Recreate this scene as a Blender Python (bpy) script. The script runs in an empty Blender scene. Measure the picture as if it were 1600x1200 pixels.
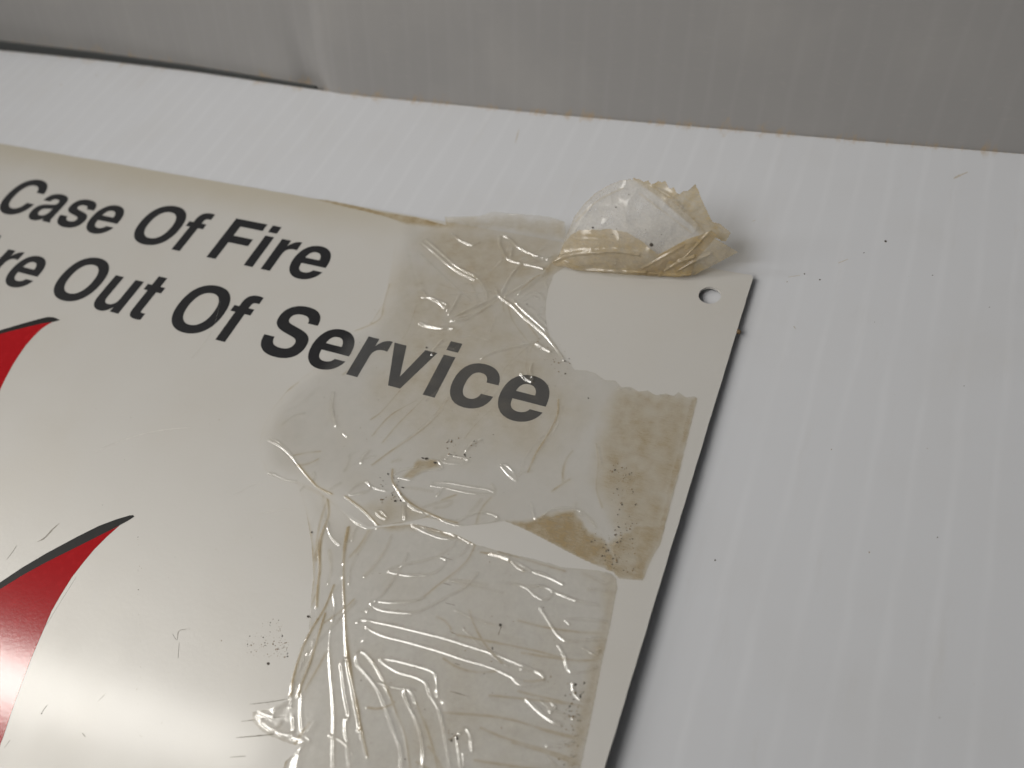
import bpy, bmesh, math, random
import numpy as np
from mathutils import Matrix, Vector

# ------------------------------------------------------------------ units
# Plan coordinates: x to the right and y up along the notice, z off its face, origin at its top right
# corner; one plan unit is 0.68 mm (which makes the packing tape two inches wide).
U = 0.00068
rng = np.random.default_rng(7)
random.seed(7)
sc = bpy.context.scene

# ------------------------------------------------------------------ camera
cam_d = bpy.data.cameras.new("camera")
cam = bpy.data.objects.new("camera", cam_d)
sc.collection.objects.link(cam)
CAM_POS = (13.866, -125.747, 141.349)
CAM_ROT = [[0.913739, 0.371873, -0.163683], [0.227054, -0.801438, -0.553302], [-0.33694, 0.468409, -0.81674]]          # rows: camera right, down, forward
cam_d.sensor_width = 36.0
cam_d.lens = 36.0 * 1181.49 / 1600.0
m = Matrix.Identity(4)
for i in range(3):
    m[i][0] = CAM_ROT[0][i]
    m[i][1] = -CAM_ROT[1][i]
    m[i][2] = -CAM_ROT[2][i]
    m[i][3] = CAM_POS[i] * U
cam.matrix_world = m
cam_d.clip_start = 0.005
cam_d.clip_end = 50.0
cam_d.dof.use_dof = True
cam_d.dof.focus_distance = 163 * U
cam_d.dof.aperture_fstop = 26.6 / 1.25
sc.camera = cam

# ------------------------------------------------------------------ light
world = bpy.data.worlds.new("World")
sc.world = world
world.use_nodes = True
world.node_tree.nodes["Background"].inputs[0].default_value = (1.0, 0.975, 0.94, 1)
world.node_tree.nodes["Background"].inputs[1].default_value = 0.06

def area_lamp(name, pos, target, along, sx, sy, power, col):
    d = bpy.data.lights.new(name, 'AREA')
    d.shape = 'RECTANGLE'
    d.size, d.size_y = sx, sy
    d.energy = power
    d.color = col
    o = bpy.data.objects.new(name, d)
    sc.collection.objects.link(o)
    p, t = Vector(pos) * U, Vector(target) * U
    z = (p - t).normalized()
    x = Vector(along)
    x = (x - z * x.dot(z)).normalized()
    y = z.cross(x)
    mm = Matrix.Identity(4)
    for i in range(3):
        mm[i][0], mm[i][1], mm[i][2], mm[i][3] = x[i], y[i], z[i], p[i]
    o.matrix_world = mm
    return o

# the fluorescent fitting over the left of the bench whose streak shows in the notice and in every wrinkle
area_lamp("bench_tube", (-830, -222, 715), (-80, -80, 0), (0.984, 0.18, 0), 0.51, 0.045, 1.95, (1.0, 0.965, 0.90))
fill_lamp = area_lamp("fill_panel", (-430, -490, 690), (-45, 62, 0), (1.0, 0.0, 0.0), 0.32, 0.36, 0.31, (1.0, 0.97, 0.92))  # unseen fill added so wrinkles running every way catch a glint
fill_lamp.data.spread = math.radians(50)      # narrow spread, set so the sheet dims towards the lower right
# broad soft overhead fill, added to lift the flat sheet above the leaning board
area_lamp("overhead_fill", (-300, 650, 1500), (-60, -20, 0), (1, 0.1, 0), 1.2, 1.0, 0.7, (0.93, 0.965, 1.0))

sc.view_settings.view_transform = 'Standard'
sc.view_settings.look = 'None'
sc.view_settings.exposure = 0.0
sc.view_settings.gamma = 1.0
sc.cycles.use_denoising = True
sc.cycles.transparent_max_bounces = 24
sc.cycles.max_bounces = 8
sc.cycles.caustics_reflective = False
sc.cycles.caustics_refractive = False

# ------------------------------------------------------------------ node helpers
def new_mat(name):
    mt = bpy.data.materials.new(name)
    mt.use_nodes = True
    nt = mt.node_tree
    for n in list(nt.nodes):
        nt.nodes.remove(n)
    return mt, nt

def nd(nt, kind, **kw):
    n = nt.nodes.new(kind)
    for k, v in kw.items():
        if k.startswith("i_"):
            key = k[2:]
            n.inputs[int(key) if key.isdigit() else key.replace("_", " ")].default_value = v
        else:
            setattr(n, k, v)
    return n

def ln(nt, a, b):
    nt.links.new(a, b)

def mth(nt, op, a, b=None, c=None, clamp=False):
    n = nt.nodes.new("ShaderNodeMath")
    n.operation = op
    n.use_clamp = clamp
    for i, v in enumerate((a, b, c)):
        if v is None:
            continue
        if isinstance(v, (int, float)):
            n.inputs[i].default_value = v
        else:
            nt.links.new(v, n.inputs[i])
    return n.outputs[0]

def noise(nt, vec, scale, detail=3.0, rough=0.55):
    n = nd(nt, "ShaderNodeTexNoise")
    n.inputs["Scale"].default_value = scale
    n.inputs["Detail"].default_value = detail
    n.inputs["Roughness"].default_value = rough
    ln(nt, vec, n.inputs["Vector"])
    return n.outputs[0]

def ramp(nt, v, lo, hi):
    n = nd(nt, "ShaderNodeMapRange", interpolation_type='SMOOTHSTEP')
    ln(nt, v, n.inputs[0])
    n.inputs[1].default_value = lo
    n.inputs[2].default_value = hi
    return n.outputs[0]

def mixc(nt, f, a, b):
    n = nt.nodes.new("ShaderNodeMix")
    n.data_type = 'RGBA'
    if isinstance(f, (int, float)):
        n.inputs[0].default_value = f
    else:
        ln(nt, f, n.inputs[0])
    for i, v in ((6, a), (7, b)):
        if isinstance(v, tuple):
            n.inputs[i].default_value = (*v, 1)
        else:
            ln(nt, v, n.inputs[i])
    return n.outputs[2]

def plan_coords(nt):
    """object coordinates turned into plan units"""
    tc = nd(nt, "ShaderNodeTexCoord")
    mp = nd(nt, "ShaderNodeMapping")
    mp.inputs["Scale"].default_value = (1 / U, 1 / U, 1 / U)
    ln(nt, tc.outputs["Object"], mp.inputs[0])
    return mp.outputs[0]

# ------------------------------------------------------------------ materials
def fluted_plastic(name, col, line_col, amount):
    """twin-wall plastic board: paler streaks where the inner ribs touch the skin, grubby cut edge"""
    mt, nt = new_mat(name)
    out = nd(nt, "ShaderNodeOutputMaterial")
    b = nd(nt, "ShaderNodeBsdfPrincipled")
    uv = nd(nt, "ShaderNodeUVMap", uv_map="flutes")
    sep = nd(nt, "ShaderNodeSeparateXYZ")
    ln(nt, uv.outputs[0], sep.inputs[0])
    u, v = sep.outputs[0], sep.outputs[1]
    mp = nd(nt, "ShaderNodeMapping")
    mp.inputs["Scale"].default_value = (0.35, 0.012, 1)
    ln(nt, uv.outputs[0], mp.inputs[0])
    wob = noise(nt, mp.outputs[0], 3.0, 2.0)
    uu = mth(nt, 'ADD', u, mth(nt, 'MULTIPLY', mth(nt, 'SUBTRACT', wob, 0.5), 0.35))
    tri = mth(nt, 'ABSOLUTE', mth(nt, 'SUBTRACT', mth(nt, 'FRACT', uu), 0.5))
    streak = mth(nt, 'SUBTRACT', 1.0, ramp(nt, tri, 0.0, 0.20))
    mp2 = nd(nt, "ShaderNodeMapping")
    mp2.inputs["Scale"].default_value = (0.9, 0.02, 1)
    ln(nt, uv.outputs[0], mp2.inputs[0])
    vary = ramp(nt, noise(nt, mp2.outputs[0], 2.0, 3.0), 0.3, 0.7)
    streak = mth(nt, 'MULTIPLY', mth(nt, 'MULTIPLY', streak, mth(nt, 'ADD', mth(nt, 'MULTIPLY', vary, 0.7), 0.3)), amount)
    c = mixc(nt, streak, col, line_col)
    pc = plan_coords(nt)
    grime = ramp(nt, noise(nt, pc, 0.03, 4.0), 0.45, 0.8)
    c = mixc(nt, mth(nt, 'MULTIPLY', grime, 0.14), c, (0.42, 0.40, 0.37))
    smear = nd(nt, "ShaderNodeMapping")
    smear.inputs["Rotation"].default_value = (0, 0, 0.9)
    smear.inputs["Scale"].default_value = (0.22, 0.035, 1)
    ln(nt, pc, smear.inputs[0])
    sm = ramp(nt, noise(nt, smear.outputs[0], 1.0, 6.0, 0.7), 0.56, 0.80)
    c = mixc(nt, mth(nt, 'MULTIPLY', sm, 0.16), c, (0.40, 0.37, 0.33))
    # brown residue along the cut edge, with a few runs down from it
    mp3 = nd(nt, "ShaderNodeMapping")
    mp3.inputs["Scale"].default_value = (1.0, 0.06, 1)
    ln(nt, uv.outputs[0], mp3.inputs[0])
    rn = noise(nt, mp3.outputs[0], 0.9, 6.0, 0.75)
    reach = mth(nt, 'ADD', mth(nt, 'MULTIPLY', ramp(nt, rn, 0.46, 0.76), 6.5), 0.6)
    edge = mth(nt, 'SUBTRACT', 1.0, mth(nt, 'DIVIDE', v, reach), clamp=True)
    patch = ramp(nt, noise(nt, mp3.outputs[0], 4.0, 3.0), 0.35, 0.62)
    c = mixc(nt, mth(nt, 'MULTIPLY', mth(nt, 'MULTIPLY', edge, patch), 0.6), c, (0.38, 0.25, 0.11))
    ln(nt, c, b.inputs["Base Color"])
    b.inputs["Roughness"].default_value = 0.42
    b.inputs["Specular IOR Level"].default_value = 0.35
    bp = nd(nt, "ShaderNodeBump")
    bp.inputs["Strength"].default_value = 0.06
    bp.inputs["Distance"].default_value = 0.0001
    ln(nt, noise(nt, pc, 1.4, 4.0), bp.inputs["Height"])
    ln(nt, bp.outputs[0], b.inputs["Normal"])
    ln(nt, b.outputs[0], out.inputs[0])
    return mt

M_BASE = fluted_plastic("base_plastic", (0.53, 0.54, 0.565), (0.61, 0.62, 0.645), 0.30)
M_WALL = fluted_plastic("wall_plastic", (0.235, 0.23, 0.228), (0.27, 0.264, 0.262), 0.28)  # the leaning board's shade is put into this darker grey

def sign_paint():
    mt, nt = new_mat("ivory_sign_face")
    out = nd(nt, "ShaderNodeOutputMaterial")
    b = nd(nt, "ShaderNodeBsdfPrincipled")
    pc = plan_coords(nt)
    sep = nd(nt, "ShaderNodeSeparateXYZ")
    ln(nt, pc, sep.inputs[0])
    c = (0.525, 0.51, 0.483)
    blot = ramp(nt, noise(nt, pc, 0.035, 4.0), 0.4, 0.75)
    c = mixc(nt, mth(nt, 'MULTIPLY', blot, 0.22), c, (0.48, 0.445, 0.385))
    # aged, yellowed strip along the top edge
    yn = mth(nt, 'ADD', sep.outputs[1], mth(nt, 'MULTIPLY', noise(nt, pc, 0.06, 3.0), 6.0))
    left = ramp(nt, mth(nt, 'MULTIPLY', sep.outputs[0], -1.0), 60.0, 130.0)
    aged = mth(nt, 'MULTIPLY', ramp(nt, yn, -12.0, 3.0), left)
    c = mixc(nt, mth(nt, 'MULTIPLY', aged, 0.5), c, (0.38, 0.325, 0.21))
    fine = ramp(nt, noise(nt, pc, 2.6, 2.0), 0.70, 0.80)
    c = mixc(nt, mth(nt, 'MULTIPLY', fine, 0.16), c, (0.42, 0.36, 0.28))
    ln(nt, c, b.inputs["Base Color"])
    rg = mth(nt, 'ADD', mth(nt, 'MULTIPLY', noise(nt, pc, 0.12, 4.0), 0.10), 0.40)
    ln(nt, rg, b.inputs["Roughness"])
    b.inputs["Specular IOR Level"].default_value = 0.6
    b.inputs["Metallic"].default_value = 0.16      # satin, slightly silvery coated metal
    b.inputs["Coat Weight"].default_value = 0.32
    b.inputs["Coat Roughness"].default_value = 0.14
    bp = nd(nt, "ShaderNodeBump")
    bp.inputs["Strength"].default_value = 0.22
    bp.inputs["Distance"].default_value = 0.00006
    hsum = mth(nt, 'ADD', noise(nt, pc, 1.1, 4.0, 0.65), mth(nt, 'MULTIPLY', noise(nt, pc, 0.06, 2.0), 3.0))
    ln(nt, hsum, bp.inputs["Height"])
    ln(nt, bp.outputs[0], b.inputs["Normal"])
    ln(nt, b.outputs[0], out.inputs[0])
    return mt
M_SIGN = sign_paint()

def ink(name, col, rough, spec=0.5):
    mt, nt = new_mat(name)
    out = nd(nt, "ShaderNodeOutputMaterial")
    b = nd(nt, "ShaderNodeBsdfPrincipled")
    pc = plan_coords(nt)
    c = mixc(nt, mth(nt, 'MULTIPLY', ramp(nt, noise(nt, pc, 0.5, 4.0), 0.45, 0.8), 0.3), col, tuple(min(1, k * 1.5 + 0.01) for k in col))
    ln(nt, c, b.inputs["Base Color"])
    b.inputs["Roughness"].default_value = rough
    b.inputs["Specular IOR Level"].default_value = spec
    bp = nd(nt, "ShaderNodeBump")
    bp.inputs["Strength"].default_value = 0.09
    bp.inputs["Distance"].default_value = 0.00006
    ln(nt, noise(nt, pc, 1.3, 4.0), bp.inputs["Height"])
    ln(nt, bp.outputs[0], b.inputs["Normal"])
    ln(nt, b.outputs[0], out.inputs[0])
    return mt
M_BLACK = ink("black_ink", (0.010, 0.010, 0.012), 0.5, 0.3)
M_CHAR = ink("charcoal_ink", (0.012, 0.012, 0.012), 0.5, 0.2)
M_RED = ink("red_ink", (0.36, 0.008, 0.012), 0.13)

def film_mat():
    """clear packing tape: tinted see-through film with a thin milky haze plus painted glint haze along creases, grime where 'stain' says so, and a gloss"""
    mt, nt = new_mat("packing_tape_film")
    out = nd(nt, "ShaderNodeOutputMaterial")
    st = nd(nt, "ShaderNodeAttribute", attribute_name="stain").outputs["Fac"]
    hz = nd(nt, "ShaderNodeAttribute", attribute_name="haze").outputs["Fac"]
    wet = nd(nt, "ShaderNodeAttribute", attribute_name="loose").outputs["Fac"]   # 0 where the film has wetted out flat
    pc = plan_coords(nt)
    n1 = noise(nt, pc, 0.55, 4.0, 0.65)
    mp = nd(nt, "ShaderNodeMapping")
    mp.inputs["Rotation"].default_value = (0, 0, 0.25)
    mp.inputs["Scale"].default_value = (0.5, 2.6, 1)
    ln(nt, pc, mp.inputs[0])
    n2 = noise(nt, mp.outputs[0], 1.2, 4.0, 0.7)
    n3 = noise(nt, pc, 2.4, 3.0, 0.7)
    nn_ = mth(nt, 'ADD', mth(nt, 'MULTIPLY', n1, 0.9), mth(nt, 'ADD', mth(nt, 'MULTIPLY', n2, 0.9), mth(nt, 'MULTIPLY', n3, 0.15)))
    st2 = mth(nt, 'MULTIPLY', st, mth(nt, 'SUBTRACT', mth(nt, 'MULTIPLY', nn_, 1.2), 0.2), clamp=True)
    tint0 = mixc(nt, wet, (1.0, 1.0, 1.0), (0.998, 0.993, 0.982))
    tint = mixc(nt, st2, tint0, (0.74, 0.61, 0.36))
    dcol = mixc(nt, st2, (0.74, 0.71, 0.65), (0.52, 0.405, 0.225))
    tr = nd(nt, "ShaderNodeBsdfTransparent")
    ln(nt, tint, tr.inputs[0])
    df = nd(nt, "ShaderNodeBsdfDiffuse")
    ln(nt, dcol, df.inputs[0])
    tl = nd(nt, "ShaderNodeBsdfTranslucent")
    ln(nt, dcol, tl.inputs[0])
    body = nd(nt, "ShaderNodeMixShader", i_0=0.35)
    ln(nt, df.outputs[0], body.inputs[1])
    ln(nt, tl.outputs[0], body.inputs[2])
    hv = mth(nt, 'MULTIPLY', hz, mth(nt, 'ADD', mth(nt, 'MULTIPLY', noise(nt, pc, 0.3, 6.0, 0.7), 2.2), -0.1), clamp=True)
    hv = mth(nt, 'MINIMUM', hv, 0.6)
    op = mth(nt, 'ADD', hv, mth(nt, 'MULTIPLY', mth(nt, 'POWER', st2, 1.8), 0.55), clamp=True)
    a = nd(nt, "ShaderNodeMixShader")
    ln(nt, op, a.inputs[0])
    ln(nt, tr.outputs[0], a.inputs[1])
    ln(nt, body.outputs[0], a.inputs[2])
    bp = nd(nt, "ShaderNodeBump")
    bp.inputs["Strength"].default_value = 0.12
    bp.inputs["Distance"].default_value = 0.00008
    ln(nt, noise(nt, pc, 0.9, 3.0), bp.inputs["Height"])
    gl = nd(nt, "ShaderNodeBsdfGlossy", i_Roughness=0.13)
    gl.inputs["Color"].default_value = (1, 1, 1, 1)
    ln(nt, bp.outputs[0], gl.inputs["Normal"])
    # Schlick reflectance, the same from either side of the film
    ge = nd(nt, "ShaderNodeNewGeometry")
    vm = nd(nt, "ShaderNodeVectorMath", operation='DOT_PRODUCT')
    ln(nt, ge.outputs["Normal"], vm.inputs[0])
    ln(nt, ge.outputs["Incoming"], vm.inputs[1])
    cs = mth(nt, 'SUBTRACT', 1.0, mth(nt, 'ABSOLUTE', vm.outputs["Value"]), clamp=True)
    fac = mth(nt, 'ADD', mth(nt, 'MULTIPLY', mth(nt, 'POWER', cs, 5.0), 0.90), 0.095, clamp=True)
    fac = mth(nt, 'MULTIPLY', fac, wet)
    fin = nd(nt, "ShaderNodeMixShader")
    ln(nt, fac, fin.inputs[0])
    ln(nt, a.outputs[0], fin.inputs[1])
    ln(nt, gl.outputs[0], fin.inputs[2])
    ln(nt, fin.outputs[0], out.inputs[0])
    return mt
M_FILM = film_mat()

def plain(name, col, rough=0.7):
    mt, nt = new_mat(name)
    out = nd(nt, "ShaderNodeOutputMaterial")
    b = nd(nt, "ShaderNodeBsdfPrincipled")
    pc = plan_coords(nt)
    c = mixc(nt, noise(nt, pc, 2.0, 3.0), tuple(k * 0.6 for k in col), tuple(min(1, k * 1.5) for k in col))
    ln(nt, c, b.inputs["Base Color"])
    b.inputs["Roughness"].default_value = rough
    ln(nt, b.outputs[0], out.inputs[0])
    return mt
M_SPECK = plain("dark_dirt", (0.055, 0.045, 0.035))
M_SPECK2 = plain("brown_dirt", (0.20, 0.14, 0.075))
M_RUST = plain("rust", (0.13, 0.08, 0.035))

# ------------------------------------------------------------------ object helpers
def link(name, me, mat=None, parent=None):
    o = bpy.data.objects.new(name, me)
    sc.collection.objects.link(o)
    for mt in (mat if isinstance(mat, (list, tuple)) else [mat] if mat else []):
        me.materials.append(mt)
    if parent:
        o.parent = parent
    return o

def empty(name, loc):
    o = bpy.data.objects.new(name, None)
    o.empty_display_size = 0.01
    o.location = [k * U for k in loc]
    sc.collection.objects.link(o)
    return o

def tag(o, label=None, category=None, group=None, kind=None):
    for k, v in (("label", label), ("category", category), ("group", group), ("kind", kind)):
        if v:
            o[k] = v
    return o

def quad_mesh(name, co, quads, smooth=True):
    me = bpy.data.meshes.new(name)
    co = np.ascontiguousarray(co, np.float32) * U
    quads = np.ascontiguousarray(quads, np.int32)
    me.vertices.add(len(co))
    me.vertices.foreach_set("co", co.ravel())
    me.loops.add(quads.size)
    me.loops.foreach_set("vertex_index", quads.ravel())
    me.polygons.add(len(quads))
    me.polygons.foreach_set("loop_start", np.arange(0, quads.size, 4, dtype=np.int32))
    me.polygons.foreach_set("use_smooth", np.full(len(quads), smooth, bool))
    me.update(calc_edges=True)
    me.validate()
    return me

def waves(x, y, lo, hi, n, seed):
    """smooth irregular relief: a sum of plane waves between two wavelengths"""
    r = np.random.default_rng(seed)
    s = np.zeros_like(x)
    for _ in range(n):
        L = math.exp(r.uniform(math.log(lo), math.log(hi)))
        a = r.uniform(0, 2 * math.pi)
        k = 2 * math.pi / L
        s += np.sin(k * (math.cos(a) * x + math.sin(a) * y) + r.uniform(0, 6.28)) * (L / hi)
    return s / math.sqrt(n)

def inside(x, y, poly):
    c = np.zeros(x.shape, bool)
    n = len(poly)
    for i in range(n):
        (x1, y1), (x2, y2) = poly[i], poly[(i + 1) % n]
        if y1 == y2:
            continue
        t = (y1 > y) != (y2 > y)
        c ^= t & (x < (x2 - x1) * (y - y1) / (y2 - y1) + x1)
    return c

def seg_dist(x, y, a, b):
    dx, dy = b[0] - a[0], b[1] - a[1]
    L = dx * dx + dy * dy + 1e-12
    t = np.clip(((x - a[0]) * dx + (y - a[1]) * dy) / L, 0, 1)
    return np.hypot(x - a[0] - t * dx, y - a[1] - t * dy)

def curve_pts(pts, n=6):
    """Catmull-Rom through the traced points"""
    p = [np.array(q, float) for q in pts]
    if len(p) < 3:
        return p
    closed = np.hypot(*(p[0] - p[-1])) < 0.05
    e = ([p[-2]] + p + [p[1]]) if closed else ([2 * p[0] - p[1]] + p + [2 * p[-1] - p[-2]])
    o = []
    for i in range(1, len(e) - 2):
        for j in range(n):
            t = j / n
            o.append(0.5 * (2 * e[i] + (e[i + 1] - e[i - 1]) * t + (2 * e[i - 1] - 5 * e[i] + 4 * e[i + 1] - e[i + 2]) * t * t + (3 * e[i] - e[i - 1] - 3 * e[i + 1] + e[i + 2]) * t ** 3))
    o.append(e[-2])
    return o

def poly_field(X, Y, pts, R, closed=False):
    """distance from every grid point to a polyline, capped at R (grid rows are y, columns x)"""
    D = np.full(X.shape, R)
    xs, ys = X[0], Y[:, 0]
    q = list(pts) + ([pts[0]] if closed else [])
    for a, b in zip(q[:-1], q[1:]):
        i0, i1 = np.searchsorted(xs, (min(a[0], b[0]) - R, max(a[0], b[0]) + R))
        j0, j1 = np.searchsorted(ys, (min(a[1], b[1]) - R, max(a[1], b[1]) + R))
        if i1 <= i0 or j1 <= j0:
            continue
        w = (slice(j0, j1), slice(i0, i1))
        D[w] = np.minimum(D[w], seg_dist(X[w], Y[w], a, b))
    return D

# wrinkle kinds: ridge height, ridge half width, grime along it, grime half width
KIND = {'h': (0.10, 0.75, 0.0, 0.5), 'g': (0.36, 0.40, 0.06, 0.5), 'b': (0.16, 0.29, 0.04, 0.4), 'B': (0.32, 0.55, 0.0, 0.5), 'f': (0.09, 0.28, 0.08, 0.5),
        's': (0.16, 1.15, 0.0, 0.5), 'c': (0.15, 0.30, 0.62, 0.24), 'd': (0.04, 0.40, 0.34, 0.27)}

def grid_faces(mask):
    ny, nx = mask.shape
    ok = mask[:-1, :-1] & mask[1:, :-1] & mask[:-1, 1:] & mask[1:, 1:]
    j, i = np.nonzero(ok)
    a = j * nx + i
    q = np.stack([a, a + 1, a + nx + 1, a + nx], 1)
    used = np.unique(q)
    remap = np.full(nx * ny, -1, np.int64)
    remap[used] = np.arange(len(used))
    return used, remap[q]

def set_attr(me, name, vals):
    at = me.attributes.new(name, 'FLOAT', 'POINT')
    at.data.foreach_set("value", np.ascontiguousarray(vals, np.float32))

GLINT_HAZE = [None]      # pale haze painted along creases where glints are missing
def film_fields(outline, wrinkles, stains, step, edge_grime):
    P = np.array(outline)
    xs = np.arange(P[:, 0].min() - 1, P[:, 0].max() + 1, step)
    ys = np.arange(P[:, 1].min() - 1, P[:, 1].max() + 1, step)
    X, Y = np.meshgrid(xs, ys)
    H = np.zeros_like(X)
    S = np.zeros_like(X)
    GLINT_HAZE[0] = np.zeros_like(X)
    for kind, pts in wrinkles:
        h, w, s, sw = KIND[kind]
        D = poly_field(X, Y, curve_pts(pts), max(3 * w, 3 * sw))
        g = h * np.exp(-(D / w) ** 2)
        H = np.maximum(H, g) + 0.25 * np.minimum(H, g)
        if kind in 'gfbB':
            GLINT_HAZE[0] = np.maximum(GLINT_HAZE[0], np.exp(-(D / (1.15 * w)) ** 2) * (1.0 if kind != 'f' else 0.7))
        if s > 0:
            S = np.maximum(S, s * np.exp(-(D / sw) ** 2))
    for v, soft, poly in stains:
        ins = inside(X, Y, poly)
        D = poly_field(X, Y, [np.array(q) for q in poly], soft * 2, closed=True)
        sd = np.where(ins, D, -D) + min(0.3, soft) * waves(X, Y, 0.8, 4.0, 20, len(poly) + int(v * 100))
        S = np.maximum(S, v * np.clip(0.5 + sd / (2 * soft), 0, 1))
    De = poly_field(X, Y, [np.array(q) for q in outline], 2.0, closed=True)
    S = np.maximum(S, edge_grime * np.exp(-(De / 0.45) ** 2))
    return X, Y, H, S, inside(X, Y, outline), De

# ------------------------------------------------------------------ the fluted plastic sheet it lies on
EDGE = [(-396.83, 50.95), (-313.71, 51.29), (-260.31, 52.07), (-211.87, 51.71), (-167.79, 50.09), (-136.05, 49.1), (-105.5, 50.04), (-72.99, 50.7), (-43.41, 51.86), (-7.59, 53.35), (24.71, 54.69), (53.96, 56.15), (80.62, 57.48)]
BASE_Z = -1.8
PITCH = 7.2
EX = [q[0] for q in EDGE]
EY = [q[1] for q in EDGE]
def base_z(y):
    return BASE_Z + 0.017 * min(y + 4.0, 0.0) if y > -150 else BASE_Z + 0.017 * -146
def edge_y(x):
    if x < EX[0]:
        return EY[0] + (x - EX[0]) * 0.0
    if x > EX[-1]:
        return EY[-1] + (x - EX[-1]) * 0.06
    return float(np.interp(x, EX, EY))

def uv_layer(me, uv):
    l = me.uv_layers.new(name="flutes")
    idx = np.zeros(len(me.loops), np.int32)
    me.loops.foreach_get("vertex_index", idx)
    l.data.foreach_set("uv", np.ascontiguousarray(uv[idx], np.float32).ravel())

cols = []
for k in range(-95, 75):
    for f in (0.0, 0.30, 0.40, 0.5, 0.60, 0.70):
        cols.append((k + f) * PITCH)
rows = [-4.6, -0.35, 0.0, 0.12, 0.4, 1.0, 3.0, 8.0, 20.0, 45.0, 55.0, 70.0, 90.0, 120.0, 150.0, 175.0, 205.0, 230.0, 330.0, 450.0, 600.0]
co, uv = [], []
for d in rows:
    for x in cols:
        rib = 0.012 * math.exp(-((abs((x / PITCH) % 1.0 - 0.5)) / 0.10) ** 2)
        y = edge_y(x) - max(d, 0.0)
        z = base_z(y) + rib - (0.12 if d == 0.0 else 0.03 if d == 0.12 else 0.0)
        if d < 0:
            z = BASE_Z + (d if d > -1 else -4.6)
        co.append((x, y, z))
        uv.append((x / PITCH, max(d, 0.0)))
nc = len(cols)
qs = []
for j in range(len(rows) - 1):
    for i in range(nc - 1):
        a = j * nc + i
        qs.append((a + nc, a + nc + 1, a + 1, a))
base_me = quad_mesh("plastic_sheet", co, qs)
uv_layer(base_me, np.array(uv))
base = link("plastic_sheet", base_me, M_BASE)
# the sheet is the lid of a low box: side panels hold it off the bench
def slab(name, x0, x1, y0, y1, z0, z1, mat, parent=None):
    bm = bmesh.new()
    v = [bm.verts.new((x * U, y * U, z * U)) for z in (z0, z1) for x, y in ((x0, y0), (x1, y0), (x1, y1), (x0, y1))]
    for f in ((3, 2, 1, 0), (4, 5, 6, 7), (0, 1, 5, 4), (1, 2, 6, 5), (2, 3, 7, 6), (3, 0, 4, 7)):
        bm.faces.new([v[i] for i in f])
    me = bpy.data.meshes.new(name)
    bm.to_mesh(me)
    bm.free()
    return link(name, me, mat, parent)
M_BENCH = plain("bench_top", (0.22, 0.20, 0.18))
bench = slab("bench", -1100, 1000, -900, 600, -80, -34, M_BENCH)
tag(bench, kind='structure')
slab("side_panel", -682, -676, -545, 40, -34, BASE_Z - 9.5, M_BASE, base)
slab("side_panel", 526, 532, -545, 40, -34, BASE_Z - 4.7, M_BASE, base)
slab("front_panel", -676, 526, -545, -539, -34, BASE_Z - 4.7, M_BASE, base)
tag(base, "flat white fluted plastic sheet that the notice lies on", "plastic sheet", kind='structure')

# ------------------------------------------------------------------ the board leaning behind it
UPV = np.array([0.012, 0.379, 0.925])
BKV = np.array([0.0, 0.925, -0.379])
xs = np.concatenate([np.arange(-700, -240, 8.0), np.arange(-240, -100, 1.5), np.arange(-100, 480, 6.0)])
hs = np.array([-33, -14, -6, -3, -1, 0, 1, 2.5, 4, 6, 8, 11, 14, 18, 23, 30, 40, 55, 75, 100, 130, 170, 210.0])
co, uv = [], []
for h in hs:
    for x in xs:
        y0 = edge_y(x)
        gap = 0.45 + 4.2 * np.clip((-155 - x) / 170, 0, 1.6) + (1.5 if x < -155 else 1.5 * math.exp(-((x + 155) / 3.0) ** 2))
        low = math.exp(-max(h, 0) / 14.0)
        pinch = 2.6 * math.exp(-((x + 160 + 0.25 * h) / 5.5) ** 2) * low - 0.9 * math.exp(-((x + 146 + 0.2 * h) / 7.0) ** 2) * low
        bow = 2.0 * np.clip((-158 - x) / 170, 0, 3) * (max(h, 0) / 60.0) ** 1.0
        p = np.array([x, y0 + gap, BASE_Z]) + UPV * h + BKV * (pinch + bow * 0.6)
        co.append(p)
        uv.append((x / PITCH, max(h, 0.0) + 0.6))
nc = len(xs)
qs = [(j * nc + i, j * nc + i + 1, (j + 1) * nc + i + 1, (j + 1) * nc + i) for j in range(len(hs) - 1) for i in range(nc - 1)]
wall_me = quad_mesh("plastic_board", co, qs)
uv_layer(wall_me, np.array(uv))
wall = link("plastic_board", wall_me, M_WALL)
sol = wall.modifiers.new("thickness", 'SOLIDIFY')
sol.thickness = 4.5 * U
sol.offset = -1
tag(wall, "grey looking upright fluted plastic board leaning back behind the white sheet", "plastic board")

# thin dark strip added as the shade in the gap left of the crease
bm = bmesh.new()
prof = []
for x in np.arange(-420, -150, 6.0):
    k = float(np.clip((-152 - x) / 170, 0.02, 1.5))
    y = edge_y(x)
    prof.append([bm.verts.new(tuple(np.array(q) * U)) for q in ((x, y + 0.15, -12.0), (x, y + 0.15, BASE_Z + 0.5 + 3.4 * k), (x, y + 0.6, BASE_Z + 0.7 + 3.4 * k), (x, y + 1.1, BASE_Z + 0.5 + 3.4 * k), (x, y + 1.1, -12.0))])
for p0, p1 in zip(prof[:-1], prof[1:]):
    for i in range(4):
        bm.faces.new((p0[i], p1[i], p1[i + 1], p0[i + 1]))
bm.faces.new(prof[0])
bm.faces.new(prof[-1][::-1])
me = bpy.data.meshes.new("gap_shade_strip")
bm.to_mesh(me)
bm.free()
strip = link("gap_shade_strip", me, plain("gap_shade", (0.03, 0.033, 0.033)))
tag(strip, "added dark strip standing for the shade in the gap behind the white sheet", "strip")

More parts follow.
